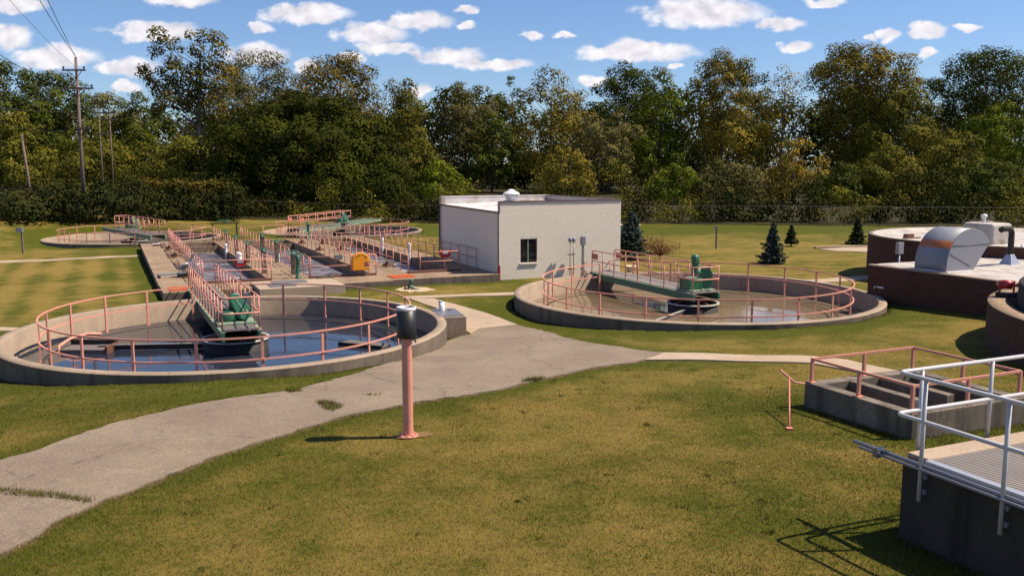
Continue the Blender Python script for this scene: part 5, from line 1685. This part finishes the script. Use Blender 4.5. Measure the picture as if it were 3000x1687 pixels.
def lawn_post(x, y, h, label, head):
    t = thing('lawn_post', label, 'post', (x, y, ground_z(x, y)), 0, 'posts standing in the back lawns')
    MB().box((0, 0, h / 2 - 0.1), (0.10, 0.10, h + 0.2)).build('stake', M['lawn_post'], t, bevel=0.01)
    MB().box((0, 0, h + head[2] / 2), head).build('head', M['conduit'], t, (head[0] * -0.25, -0.05, 0), bevel=0.01)


lawn_post(14.89, 64.6, 1.45, 'thin grey marker post in the back lawn right of the white building', (0.24, 0.1, 0.22))
lawn_post(-34.0, 61.5, 1.5, 'grey post with a small box in the left lawn by the distant tank', (0.42, 0.2, 0.30))
eb = thing('utility_cabinet', 'green utility cabinet behind the blue spruce beside the white building', 'cabinet', (9.0, 68.5, 0), ANG)
MB().bb(-0.75, 0.75, -0.5, 0.5, 0, 1.45).build('cabinet', M['utility_green'], eb, bevel=0.03)
MB().bb(-0.78, 0.78, -0.53, 0.53, 1.453, 1.53).build('lid', M['tan_box'], eb, bevel=0.02)
bk_ = thing('cream_bucket', 'cream tub on the wall behind the murky tank bridge', 'bucket', (*(c2 + U * 7.55 + V * 1.6), 0.602), ANG)
MB().lathe([(0.001, 0), (0.20, 0), (0.25, 0.28), (0.27, 0.28), (0.27, 0.32), (0.22, 0.32), (0.19, 0.06), (0.001, 0.05)], 20).build('tub', M['tan_box'], bk_)
sk = thing('low_kerb', 'low tan kerb in the back lawn left of the round brick tank', 'kerb', (22.1, 64.6, ground_z(22.1, 64.6)), R_(14))
MB().bb(0, 6.0, -0.14, 0.14, -0.1, 0.14).build('kerb', M['sidewalk'], sk, bevel=0.02)


# ------------------------------------------------------------------ chain link fence behind the lawn
FENCE = [(-70.0, 97.0), (-25.0, 95.0), (14.0, 92.5), (40.0, 88.5), (78.0, 82.0)]
fc = thing('chain_link_fence', 'chain link fence with thin posts along the foot of the trees', 'fence', (0, 0, 0))
pm_ = MB().tube([(0, 0, -0.2), (0, 0, 2.0)], 0.026, 6).mesh('post', M['dark_iron'])
top_ = []
for i in range(len(FENCE) - 1):
    (xa, ya), (xb, yb) = FENCE[i], FENCE[i + 1]
    L_ = math.hypot(xb - xa, yb - ya); n_ = round(L_ / 3.2)
    for k in range(n_):
        x, y = xa + (xb - xa) * k / n_, ya + (yb - ya) * k / n_
        z = ground_z(x, y)
        place('post', pm_, fc, (x, y, z)); top_.append((x, y, z + 1.98))
MB().tube(top_, 0.016, 6).build('top_rail', M['trim'], fc)
wv, wf_ = [], []
fm = MB()
for (p0, p1) in zip(top_[:-1], top_[1:]):
    p0, p1 = Vector(p0), Vector(p1); d = p1 - p0
    for k in range(5):
        for s in (0, 1):
            a = p0 + d * (k / 5); b = p0 + d * ((k + 1) / 5)
            za, zb = (-1.9, -0.03) if s else (-0.03, -1.9)
            q = [a + Vector((0, 0, za)), b + Vector((0, 0, zb))]
            nrm = Vector((0, 0, 0.004))
            i0_ = len(fm.v)
            fm.v += [tuple(q[0] - nrm), tuple(q[1] - nrm), tuple(q[1] + nrm), tuple(q[0] + nrm)]; fm.f.append((i0_, i0_ + 1, i0_ + 2, i0_ + 3)); fm.s.append(False)
tag(fm.build('fence_mesh', M['dark_iron'], fc), kind='stuff')


# ------------------------------------------------------------------ utility poles and lines
def pole(x, y, h, label, arms, lean=0.0, r=0.19):
    z = ground_z(x, y)
    t = thing('utility_pole', label, 'utility pole', (x, y, z), 0, 'wooden utility poles at left')
    MB().tube([(0, 0, -0.5), (lean * 0.5, 0, h * 0.5), (lean, 0, h)], r, 10, r2=r * 0.63).build('pole', M['wood_pole'], t)
    for (az, x0, x1, ins) in arms:
        xo = lean * az / h
        a = MB().bb(xo + x0, xo + x1, -0.19, -0.07, az - 0.07, az + 0.07).build('cross_arm', M['wood_pole'], t)
        MB().tube([(xo + x0 * 0.6, -0.13, az - 0.05), (xo, -0.13, az - 0.75)], 0.03, 6).build('brace', M['dark_iron'], t)
        MB().tube([(xo + x1 * 0.6, -0.13, az - 0.05), (xo, -0.13, az - 0.75)], 0.03, 6).build('brace', M['dark_iron'], t)
        for k in ins:
            MB().lathe([(0.04, 0), (0.04, 0.07), (0.09, 0.09), (0.07, 0.15), (0.10, 0.17), (0.06, 0.26), (0.001, 0.27)], 10).build('insulator', M['dark_iron'], a, (xo + k, -0.13, az + 0.07))
    return t


PX, PY = -39.4, 82.0
pz = ground_z(PX, PY)
pole(PX, PY, 14.6, 'tall wooden utility pole with two crossarms rising above the left trees', [(13.45, -1.25, 0.9, (-1.1, 0.75)), (11.85, -1.6, 1.5, (-1.45, 1.35)), (8.3, -0.3, 1.2, (0.3, 1.1))], 0.1)
pole(-47.6, 104.0, 11.6, 'shorter farther pole with crossarms among the left trees', [(12.0, -0.5, 1.3, (1.1,)), (10.8, -0.6, 2.0, (0.6, 1.2, 1.8)), (8.4, -0.2, 1.4, (1.2,))], 0, 0.095)
pole(-47.5, 106.5, 11.4, 'farther pole standing just right of the shorter crossarm pole', [(10.2, -0.9, 0.9, (-0.6, 0.0, 0.6))], 0, 0.09)
pole(-43.0, 80.0, 7.3, 'plain slim pole without crossarms at the far left', [], -0.6, 0.14)


def wire(p0, p1, sag, label, r=0.022):
    t = thing('power_line', label, 'cable', (0, 0, 0), 0, 'power lines at upper left')
    p0, p1 = Vector(p0), Vector(p1)
    pts = []
    for i in range(25):
        s = i / 24
        q = p0.lerp(p1, s); q.z -= sag * 4 * s * (1 - s); pts.append(q)
    MB().tube(pts, r, 5).build('cable', M['cable'], t)


wire((PX + 0.05, PY, pz + 14.7), (-9.4, 10.0, 16.2), 0.5, 'upper of the paired lines from the pole top toward the camera')
wire((PX + 0.15, PY, pz + 14.55), (-8.4, 10.0, 16.6), 0.55, 'lower of the paired lines from the pole top toward the camera')
wire((PX - 1.6, PY, pz + 12.1), (-13.0, 8.0, 14.4), 1.2, 'heavy line sweeping from the lower crossarm to the upper left')
wire((PX - 1.5, PY, pz + 11.9), (-16.5, 8.0, 11.4), 1.2, 'line running to the left edge below the heavy line')
wire((PX - 1.3, PY, pz + 9.8), (-17.0, 8.0, 11.1), 1.4, 'lowest thin line running to the left edge', 0.016)
wire((PX + 0.3, PY, pz + 13.5), (-11.0, 8.0, 16.0), 0.8, 'thin line left of the paired lines', 0.012)
wire((PX + 1.0, PY, pz + 8.4), (PX - 6.5, PY - 2, pz + 8.9), 0.6, 'sagging pale service cable left of the tall pole', 0.022)
wire((PX + 1.45, PY, pz + 12.1), (-46.5, 104.0, 11.6), 0.4, 'line from the tall pole back to the farther poles', 0.014)


# ------------------------------------------------------------------ trees
def unit(v):
    return v / (np.linalg.norm(v, axis=-1, keepdims=True) + 1e-9)


def leaf_mesh(name, cen, nrm, size, tint, mat, rng, aspect=0.62):
    """pointed leaf sprays: one kite-shaped quad each"""
    n = len(cen)
    t = unit(np.cross(nrm, unit(rng.normal(size=(n, 3)))))
    b = np.cross(unit(nrm), t)
    s = size[:, None]
    v = np.empty((n, 4, 3))
    v[:, 0] = cen - t * s; v[:, 1] = cen - b * s * aspect + t * s * 0.1; v[:, 2] = cen + t * s; v[:, 3] = cen + b * s * aspect + t * s * 0.1
    v[:, 2] += unit(nrm) * s * -0.25
    return np_mesh(name, v.reshape(-1, 3), np.arange(n * 4).reshape(-1, 4), mat, {'tint': np.repeat(tint, 4)})


def blob_leaves(blobs, per_m2, leaf, rng, squash=0.82):
    C, Nn, S, T = [], [], [], []
    mid = np.mean([c for c, r in blobs], axis=0) * np.array([1, 1, 0.75])
    for (c, r) in blobs:
        k = max(12, int(per_m2 * 4 * math.pi * r * r * 0.6))
        d = unit(rng.normal(size=(k, 3)) + np.array([0, 0, 0.22]))
        rad = r * (0.55 + 0.5 * rng.random(k) ** 0.6) * (1 + 0.22 * np.sin(d[:, 0] * 5 + c[0]) * np.sin(d[:, 2] * 6 + c[1]))
        p = d * rad[:, None]; p[:, 2] *= squash
        C.append(p + c); Nn.append(d * 0.75 + unit(p + c - mid) * 0.40 + rng.normal(size=(k, 3)) * 0.24)
        S.append(leaf * rng.uniform(0.6, 1.35, k)); T.append(np.clip(0.5 + 0.16 * rng.normal(size=k) + rng.normal() * 0.22, 0, 1))
    return np.concatenate(C), np.concatenate(Nn), np.concatenate(S), np.concatenate(T)


def crown_blobs(h, hb, rx, rng, n, shape, r_rel):
    lob = rng.uniform(0, 2 * math.pi, 3)
    out = []
    tries = 0
    while len(out) < n and tries < n * 40:
        tries += 1
        t = rng.random()
        a = rng.uniform(0, 2 * math.pi)
        if shape == 'round':
            prof = math.sqrt(max(0, 1 - (2 * t - 0.85) ** 2 / 1.35))
        elif shape == 'dome':
            prof = math.sqrt(max(0, 1 - t ** 2.2))
        elif shape == 'tall':
            prof = (math.sin(math.pi * min(1, t * 0.86 + 0.12)) ** 0.6) * (1 - 0.25 * t)
        else:                                  # 'vase': widest high up
            prof = (0.25 + 0.75 * t) * math.sqrt(max(0, 1 - max(0, t - 0.6) ** 2 / 0.17))
        prof *= 1 + 0.18 * math.sin(2 * a + lob[0]) + 0.14 * math.sin(3 * a + lob[1] + 4 * t)
        rr = rx * prof * (rng.random() ** 0.38)
        br = rx * r_rel * 1.22 * rng.uniform(0.6, 1.25) * (1 - 0.35 * t)
        c = np.array([rr * math.cos(a), rr * math.sin(a), hb + (h - hb - br * 0.5) * t])
        if all(np.linalg.norm((c - o) * np.array([1, 1, 1.1])) > 0.52 * (br + ob) for o, ob in out):
            out.append((c, br))
    return out


def limbs(mb, blobs, h, hb, r0, rng, every=2, trunk_top=0.75, lean=(0, 0)):
    zt = hb + (h - hb) * trunk_top
    trunk = [(lean[0] * s * zt, lean[1] * s * zt, -0.3 + (zt + 0.3) * s) for s in (0, 0.2, 0.4, 0.6, 0.8, 1.0)]
    trunk = [(x + rng.normal() * 0.08 * i, y + rng.normal() * 0.08 * i, z) for i, (x, y, z) in enumerate(trunk)]
    mb.tube(trunk, r0, 8, r2=r0 * 0.28)
    for (c, br) in blobs[::every]:
        z0 = min(max(hb * 0.75, c[2] - 0.55 * math.hypot(c[0], c[1]) - br), zt * 0.97)
        s = (z0 + 0.3) / (zt + 0.3)
        p0 = Vector((lean[0] * s * zt, lean[1] * s * zt, z0))
        p1 = Vector(c)
        m = p0.lerp(p1, 0.5) + Vector((0, 0, -0.06 * (p1 - p0).length)) + Vector(rng.normal(size=3) * 0.1)
        mb.tube([tuple(p0), tuple(m), tuple(p1)], max(0.035, r0 * 0.33 * (1 - 0.55 * s)), 5, r2=0.02)


def tree(x, y, h, rx, label, mat, shape='round', hb=None, n=46, r_rel=0.30, leaf=0.17, dens=11, bark='bark', group='trees behind the plant', seed=None, blobs=None, every=2, r0=None, lean=(0, 0), cat='tree', name='broadleaf_tree', extra=None):
    rng = np.random.default_rng(seed if seed is not None else int(abs(x * 131 + y * 17 + h * 7)))
    z = ground_z(x, y)
    hb = h * 0.18 if hb is None else hb
    t = thing(name, label, cat, (x, y, z), 0, group)
    bl = blobs or crown_blobs(h, hb, rx, rng, n, shape, r_rel)
    if extra: bl = bl + extra
    mb = MB(); limbs(mb, bl, h, hb, r0 or 0.016 * h + 0.05, rng, every, lean=lean)
    mb.build('trunk', M[bark], t)
    place('crown', leaf_mesh('crown', *blob_leaves(bl, dens, leaf, rng), M[mat], rng), t)
    return t


def sx(px, y, py=490.0):            # lateral position of something surveyed at this bearing, at distance y
    dz = (843.5 - py) / 2600.0
    return (px - 1500.0) / 2600.0 * y / (0.99088 + dz * 0.13473)


def top(py, y):           # height of something surveyed at this elevation, at distance y
    dz = (843.5 - py) / 2600.0
    return CAM_H + y * (-0.13473 + dz * 0.99088) / (0.99088 + dz * 0.13473)


def T(px, py, wpx, y, label, mat, shape='round', **k):
    far = 1.0 if k.get('cat') else 1.3 if mat == 'leaf_maple' else (1.5 if py > 380 else 2.0)
    y *= far
    k['leaf'] = k.get('leaf', 0.19) * far * (0.68 if far > 1 else 1)
    k['dens'] = k.get('dens', 13) * (2.0 if far > 1 else 1.2) / far ** 2
    x = sx(px, y, py + 60)
    h = top(py, y) - ground_z(x, y)
    return tree(x, y, h, wpx / 2600.0 * y / 2 * (1.18 if far > 1 else 1), label, mat, shape, **k)


# far left
T(5, 180, 240, 92, 'dark green tree at the left edge of the picture', 'leaf_dark', n=60, hb=2.0)
T(150, 208, 200, 97, 'broad dark tree just left of the tall utility pole', 'leaf_dark', n=60, hb=2.5)
T(60, 330, 190, 84, 'olive tree behind the plain slim pole at far left', 'leaf_olive', 'dome', n=46, hb=0.6)
T(305, 268, 190, 118, 'rounded green tree right of the tall utility pole, far back', 'leaf_olive', n=50, hb=2.5)
T(410, 270, 150, 116, 'dark tree behind the forked cottonwood, left side', 'leaf_dark', n=46, hb=2.5)
T(170, 345, 190, 101, 'olive bushy tree behind the foot of the tall utility pole', 'leaf_olive', 'dome', n=44, hb=0.6)
T(295, 400, 200, 96, 'yellowish bushy tree right of the tall utility pole foot', 'leaf_olive', 'dome', n=44, hb=0.5)
T(435, 410, 150, 97, 'wide olive thicket tree under the forked cottonwood', 'leaf_olive', 'dome', n=44, hb=0.5)
T(560, 395, 230, 94, 'wide olive bush-like tree left of the round maple', 'leaf_olive', 'dome', n=54, hb=0.4)
# forked cottonwood with an open crown
yc = 200.0
cz = lambda py: top(py, yc)
cx = lambda px: sx(px, yc, 200) - sx(575, yc, 200)
fork = [(np.array([cx(px), rn * 3.2, cz(py) - 0.2]), r * 2.2) for px, py, r, rn in (
    (465, 115, 1.15, .2), (490, 150, 1.1, -.3), (450, 165, .8, .4), (500, 195, 1.0, .5), (520, 225, 1.35, -.5), (480, 250, 1.0, .8), (430, 235, .9, -.4), (415, 215, .7, .3), (455, 285, 1.15, .6),
    (530, 160, .5, 0), (515, 130, .45, .4), (495, 310, 1.2, -.7), (545, 270, 1.4, .3), (560, 215, 1.0, .6), (585, 245, 1.3, -.2),
    (600, 120, 1.05, .3), (585, 165, 1.0, -.4), (635, 125, 1.0, .5), (650, 165, 1.15, -.3), (610, 205, 1.2, .2), (570, 120, .6, -.6),
    (640, 215, 1.3, .7), (600, 285, 1.5, .1), (650, 270, 1.4, -.5), (560, 320, 1.4, .5), (625, 330, 1.5, -.2), (520, 330, 1.1, .2), (675, 230, .9, .3), (445, 262, .85, .2), (470, 228, .7, -.2), (500, 268, 1.0, .3), (425, 250, .6, .5), (535, 300, 1.2, .3), (590, 365, 1.2, .4), (455, 330, .8, .1))]
tree(sx(575, yc, 200), yc, top(100, yc), 5.5, 'tall forked cottonwood with open two-pronged crown above the left trees', 'leaf_cotton', blobs=fork, hb=13.0, leaf=0.29, dens=6.5, bark='bark_pale', every=1, r0=0.75, lean=(0.02, 0))
T(745, 145, 230, 113, 'hazy grey-green tree between the cottonwood and the brownish tree', 'leaf_grey', 'vase', n=64, hb=4, dens=12, leaf=0.17, r_rel=0.27)
T(660, 250, 170, 106, 'grey-green tree behind the left shoulder of the round maple', 'leaf_grey', n=44, hb=3)
T(1000, 150, 330, 106, 'tall brownish-green tree rising behind the round maple', 'leaf_brown', 'round', n=84, hb=4, leaf=0.20, dens=9, r_rel=0.24)
# the big maple in front of the wood
T(880, 275, 500, 88, 'large dense round maple standing in front of the wood', 'leaf_maple', 'dome', n=150, hb=0.5, leaf=0.20, dens=15, r_rel=0.20, r0=0.45)
T(1195, 228, 120, 104, 'slim tree right of the brownish tree with a tufted top', 'leaf_olive', 'tall', n=42, hb=3.5, r_rel=0.42)
T(1225, 400, 130, 97, 'narrow olive tree left of the white building roof', 'leaf_olive', 'tall', n=34, hb=1.5, r_rel=0.4)
T(1365, 235, 200, 106, 'dull green tree above the left corner of the white building', 'leaf_grey', 'tall', n=60, hb=3)
T(1500, 222, 95, 118, 'small dark crown peeping up left of the golden tree', 'leaf_dark', n=30, hb=8)
T(1440, 330, 150, 100, 'dark green tree behind the roof ventilator', 'leaf_dark', 'tall', n=44, hb=2)
T(1615, 200, 195, 102, 'golden tree above the middle of the white building', 'leaf_gold', 'tall', n=64, hb=3.0, dens=8.5, r_rel=0.30, bark='bark_pale')
T(1700, 262, 110, 108, 'golden-brown tree right of the golden tree', 'leaf_amber', 'tall', n=36, hb=5, dens=8)
T(1660, 430, 170, 96, 'low amber tree behind the right end of the white roof', 'leaf_gold', 'dome', n=36, hb=0.6, dens=9)
T(1830, 180, 220, 112, 'broad dark green tree right of the golden trees', 'leaf_dark', n=62, hb=5)
T(1935, 200, 170, 104, 'mid green tree with spiky top right of the dark tree', 'leaf_bright', 'tall', n=52, hb=2)
T(1765, 330, 190, 99, 'grey-olive tree behind the right corner of the white building', 'leaf_grey', n=46, hb=2)
T(1985, 480, 150, 95, 'bright bushy tree behind the fence right of the white building', 'leaf_bright', 'dome', n=36, hb=0.5)
T(2120, 142, 240, 104, 'tall yellow-green tree, highest of the middle wood', 'leaf_gold', 'tall', n=88, hb=2.5, r_rel=0.25, bark='bark_pale')
T(2170, 172, 150, 116, 'dark tree partly hidden behind the highest yellow-green tree', 'leaf_dark', n=40, hb=5)
T(2300, 185, 150, 103, 'thin golden tree with a see-through top', 'leaf_amber', 'tall', n=44, hb=3.5, dens=6.5, leaf=0.15, bark='bark_pale')
T(2330, 400, 150, 96, 'bright amber low tree under the thin golden tree', 'leaf_amber', 'dome', n=40, hb=0.6, dens=10)
T(2520, 128, 270, 103, 'great yellow-green tree right of the thin golden tree', 'leaf_gold', 'vase', n=96, hb=5.0, r_rel=0.24)
T(2640, 250, 200, 98, 'olive tree at the right shoulder of the great tree', 'leaf_olive', n=54, hb=2)
T(2455, 480, 170, 93, 'dark bushy tree behind the small spruces', 'leaf_dark', 'dome', n=40, hb=0.5)
T(2730, 216, 170, 114, 'dark pointed trees in the gap near the right side', 'leaf_dark', 'tall', n=46, hb=3)
T(2600, 430, 200, 94, 'yellow-green tree above the small spruce by the brick tank', 'leaf_olive', 'dome', n=46, hb=0.5)
T(2900, 140, 330, 108, 'dark open-crowned tree at the upper right', 'leaf_dark', 'vase', n=84, hb=6, dens=9, r_rel=0.22)
T(2960, 290, 220, 90, 'bright green tree at the right edge of the picture', 'leaf_bright', 'round', n=56, hb=1.5)
T(2790, 385, 210, 93, 'dull olive tree behind the white housing', 'leaf_olive', 'dome', n=50, hb=0.6)
T(2900, 470, 260, 87, 'dark bushy tree behind the white housing at right', 'leaf_dark', 'dome', n=50, hb=0.4)
T(2130, 470, 170, 94.5, 'dull green bush-tree behind the thin marker post', 'leaf_grey', 'dome', n=36, hb=0.5)
T(1290, 470, 150, 95, 'yellow-green bush-tree left of the white building', 'leaf_bright', 'dome', n=34, hb=0.4)


# hedge, undergrowth and the wood behind, each a mass nobody could count
def mass(name, label, pts, mat, leaf, dens, seed, cat):
    rng = np.random.default_rng(seed)
    bl = []
    for (x, y, z, r) in pts:
        bl.append((np.array([x, y, z]), r))
    C, Nn, S, T_ = blob_leaves(bl, dens, leaf, rng)
    o = place(name, leaf_mesh(name, C, Nn, S, T_, M[mat], rng))
    return tag(o, label, cat, kind='stuff')


rg = random.Random(11)
pts, brush = [], []
for i in range(330):                                   # understorey behind the fence
    x = -34 + 104 * i / 329 + rg.uniform(-0.8, 0.8)
    y = 96.2 - 0.10 * max(0, x - 5) + rg.uniform(0, 5)
    r = rg.uniform(0.7, 1.9)
    hh = 1.3 + 5.5 * abs(math.sin(x * 0.31 + 0.6) * math.sin(x * 0.83 + 2.0)) + 0.8 * math.sin(x * 0.11)
    lit = math.sin(x * 0.55 + 1.0) * math.sin(x * 0.21 + 0.4) > 0.12
    if lit: y -= 1.2
    (brush if lit else pts).append((x, y, ground_z(x, y) + (rg.uniform(0.2, 1.0) if i % 2 else rg.uniform(1.0, hh)), r * (0.85 if lit else 1.0)))
mass('bramble_thicket', 'lighter olive brambles mixed into the dark undergrowth by the fence', brush, 'leaf_olive', 0.14, 10, 15, 'brambles')
mass('undergrowth', 'dense dark undergrowth along the fence under the trees', pts, 'leaf_under', 0.15, 11, 5, 'undergrowth')
pts = []
for i in range(430):
    x = -112 + 224 * i / 429 + rg.uniform(-1.5, 1.5); y = 236 + rg.uniform(0, 14)
    pts.append((x * 2.0, y, rg.uniform(1, 1 + 21.0 * (0.84 if x < -14 else 1.0)) + 2.0 * math.sin(i * 0.13), rg.uniform(4.4, 6.2)))
mass('far_woodland', 'deep shaded woodland behind the front trees', pts, 'leaf_dark', 0.5, 1.6, 6, 'woodland')
# vine-covered hedge of the left side: each clump is a shrub of its own along the bank
for i, (px, py, w, y, mt, lb) in enumerate((
        (40, 560, 190, 78, 'leaf_hedge', 'dark shrub at the left edge of the lawn bank'), (135, 520, 150, 80, 'leaf_hedge', 'dark shrub behind the slim pole foot'),
        (215, 545, 120, 79, 'leaf_hedge', 'dark shrub below the tall utility pole'), (300, 522, 150, 82, 'leaf_hedge', 'dark shrub right of the tall pole foot'),
        (375, 515, 130, 84, 'leaf_hedge', 'dark rounded shrub where the bank meets the vine hedge'))):
    x = sx(px, y)
    tree(x, y, top(py, y) - ground_z(x, y), w / 2600 * y / 2 * 1.15, lb, mt, 'dome', hb=0.1, n=26, r_rel=0.42, leaf=0.16, dens=11, group='dark shrubs on the left bank', cat='shrub', name='dark_shrub', r0=0.12)
vh = thing('vine_hedge', 'long vine-covered hedge with reddish top behind the distant left tank', 'hedge', (0, 0, 0))
rngv = np.random.default_rng(21)
pts = []
for i in range(150):
    s = i / 149
    x, y = sx(395, 87) + (sx(700, 92) - sx(395, 87)) * s, 87 + 5 * s + rg.uniform(-0.5, 0.5)
    pts.append((np.array([x, y, ground_z(x, y) + rg.uniform(0.2, 3.1) * (0.85 + 0.28 * math.sin(i * 0.21) * math.sin(i * 0.07 + 1))]), rg.uniform(0.5, 1.1)))
C_, N_, S_, T__ = blob_leaves(pts, 13, 0.14, rngv)
place('foliage', leaf_mesh('foliage', C_, N_, S_, T__, M['leaf_hedge'], rngv), vh)
pts = []
for i in range(60):
    s = i / 59
    x, y = sx(400, 87) + (sx(690, 92) - sx(400, 87)) * s, 87 + 5 * s + rg.uniform(-0.4, 0.4)
    pts.append((np.array([x, y, ground_z(x, y) + 3.55 + rg.uniform(-0.2, 0.25)]), rg.uniform(0.35, 0.6)))
C_, N_, S_, T__ = blob_leaves(pts, 16, 0.12, rngv)
place('vine_top', leaf_mesh('vine_top', C_, N_, S_, T__, M['leaf_brown'], rngv), vh)


# ------------------------------------------------------------------ young spruces and the shrub
def spruce(x, y, h, r, mat, label, clear=0.12, seed=1):
    rng = np.random.default_rng(seed)
    t = thing('young_spruce', label, 'spruce', (x, y, ground_z(x, y)), 0, 'young spruces in the back lawn')
    C, Nn, S, T_ = [], [], [], []
    z = clear * h
    tier = 0
    bm = MB().tube([(0, 0, -0.2), (0, 0, h * 0.97)], 0.03 * h + 0.02, 8, r2=0.012)
    while z < h * 0.97:
        f = 1 - (z - clear * h) / (h * (1 - clear))
        rad = r * (f ** 0.85) * rng.uniform(0.74, 1.14) + 0.03
        nb = int(7 + 9 * f)
        for k in range(nb):
            a = 2 * math.pi * (k + rng.random() * 0.7) / nb + tier
            L = rad * rng.uniform(0.6, 1.15)
            m = max(8, int(L * 60))
            s = rng.random(m) ** 0.7
            droop = -0.22 * L * s + 0.20 * L * s * s
            side = rng.normal(size=m) * 0.17 * (1.1 - s) * L
            px, py = np.cos(a) * s * L - np.sin(a) * side, np.sin(a) * s * L + np.cos(a) * side
            C.append(np.stack([px, py, z + droop + rng.normal(size=m) * 0.025], -1))
            Nn.append(np.stack([np.cos(a) * 0.4 + rng.normal(size=m) * 0.5, np.sin(a) * 0.4 + rng.normal(size=m) * 0.5, 0.8 + rng.random(m)], -1))
            S.append(rng.uniform(0.06, 0.12, m) * (0.8 + 0.3 * h / 2)); T_.append(np.clip(0.25 + 0.6 * s + 0.15 * rng.normal(size=m), 0, 1))
            if k % 2 == 0: bm.tube([(0, 0, z), (np.cos(a) * L * 0.9, np.sin(a) * L * 0.9, z - 0.05 * L)], 0.012, 4, r2=0.004)
        z += 0.06 * h * (0.55 + 0.6 * f); tier += 0.6
    bm.build('trunk', M['bark'], t)
    place('needles', leaf_mesh('needles', np.concatenate(C), np.concatenate(Nn), np.concatenate(S), np.concatenate(T_), M[mat], rng, 0.45), t)


spruce(15.9, 54.0, 2.55, 0.92, 'spruce', 'blue-green young spruce in the lawn behind the murky tank', 0.05, 2)
spruce(21.0, 66.6, 1.65, 0.55, 'spruce_green', 'small dark spruce with bare foot right of the blue-green spruce', 0.16, 3)
spruce(26.5, 68.0, 2.1, 0.72, 'spruce_green', 'dark spruce beside the round brick tank', 0.06, 4)
spruce(7.75, 57.6, 3.2, 1.35, 'spruce', 'large blue spruce against the right corner of the white building', 0.14, 5)
T(2960, 640, 60, 62, 'dark shrub behind the round brick tank at the right edge', 'leaf_brown', 'dome', n=16, hb=0.2, leaf=0.09, dens=16, group='lawn shrubs', cat='shrub', name='lawn_shrub', r0=0.06)


def twiggy_shrub(x, y, label):
    rng = np.random.default_rng(9)
    t = thing('red_shrub', label, 'shrub', (x, y, ground_z(x, y)))
    mb = MB(); C, Nn, S, T_ = [], [], [], []
    for k in range(34):
        a = rng.uniform(0, 2 * math.pi); e = rng.uniform(0.35, 1.25); L = rng.uniform(0.9, 1.75)
        d = np.array([math.cos(a) * math.cos(e), math.sin(a) * math.cos(e), math.sin(e)])
        p0 = np.array([0, 0, 0.25]); p1 = p0 + d * L * 0.55 + np.array([0, 0, 0.1]); p2 = p0 + d * L
        mb.tube([tuple(p0 * 0.3), tuple(p0), tuple(p1), tuple(p2)], 0.028, 5, r2=0.006)
        m = 26
        s = rng.uniform(0.35, 1.05, m)
        C.append(p0 + d * L * s[:, None] + rng.normal(size=(m, 3)) * 0.11); Nn.append(rng.normal(size=(m, 3))); S.append(rng.uniform(0.035, 0.07, m)); T_.append(rng.random(m))
    mb.build('stems', M['rust'], t)
    place('leaves', leaf_mesh('leaves', np.concatenate(C), np.concatenate(Nn), np.concatenate(S), np.concatenate(T_), M['shrub'], rng), t)


twiggy_shrub(9.45, 56.6, 'reddish twiggy shrub between the blue spruce and the murky tank')
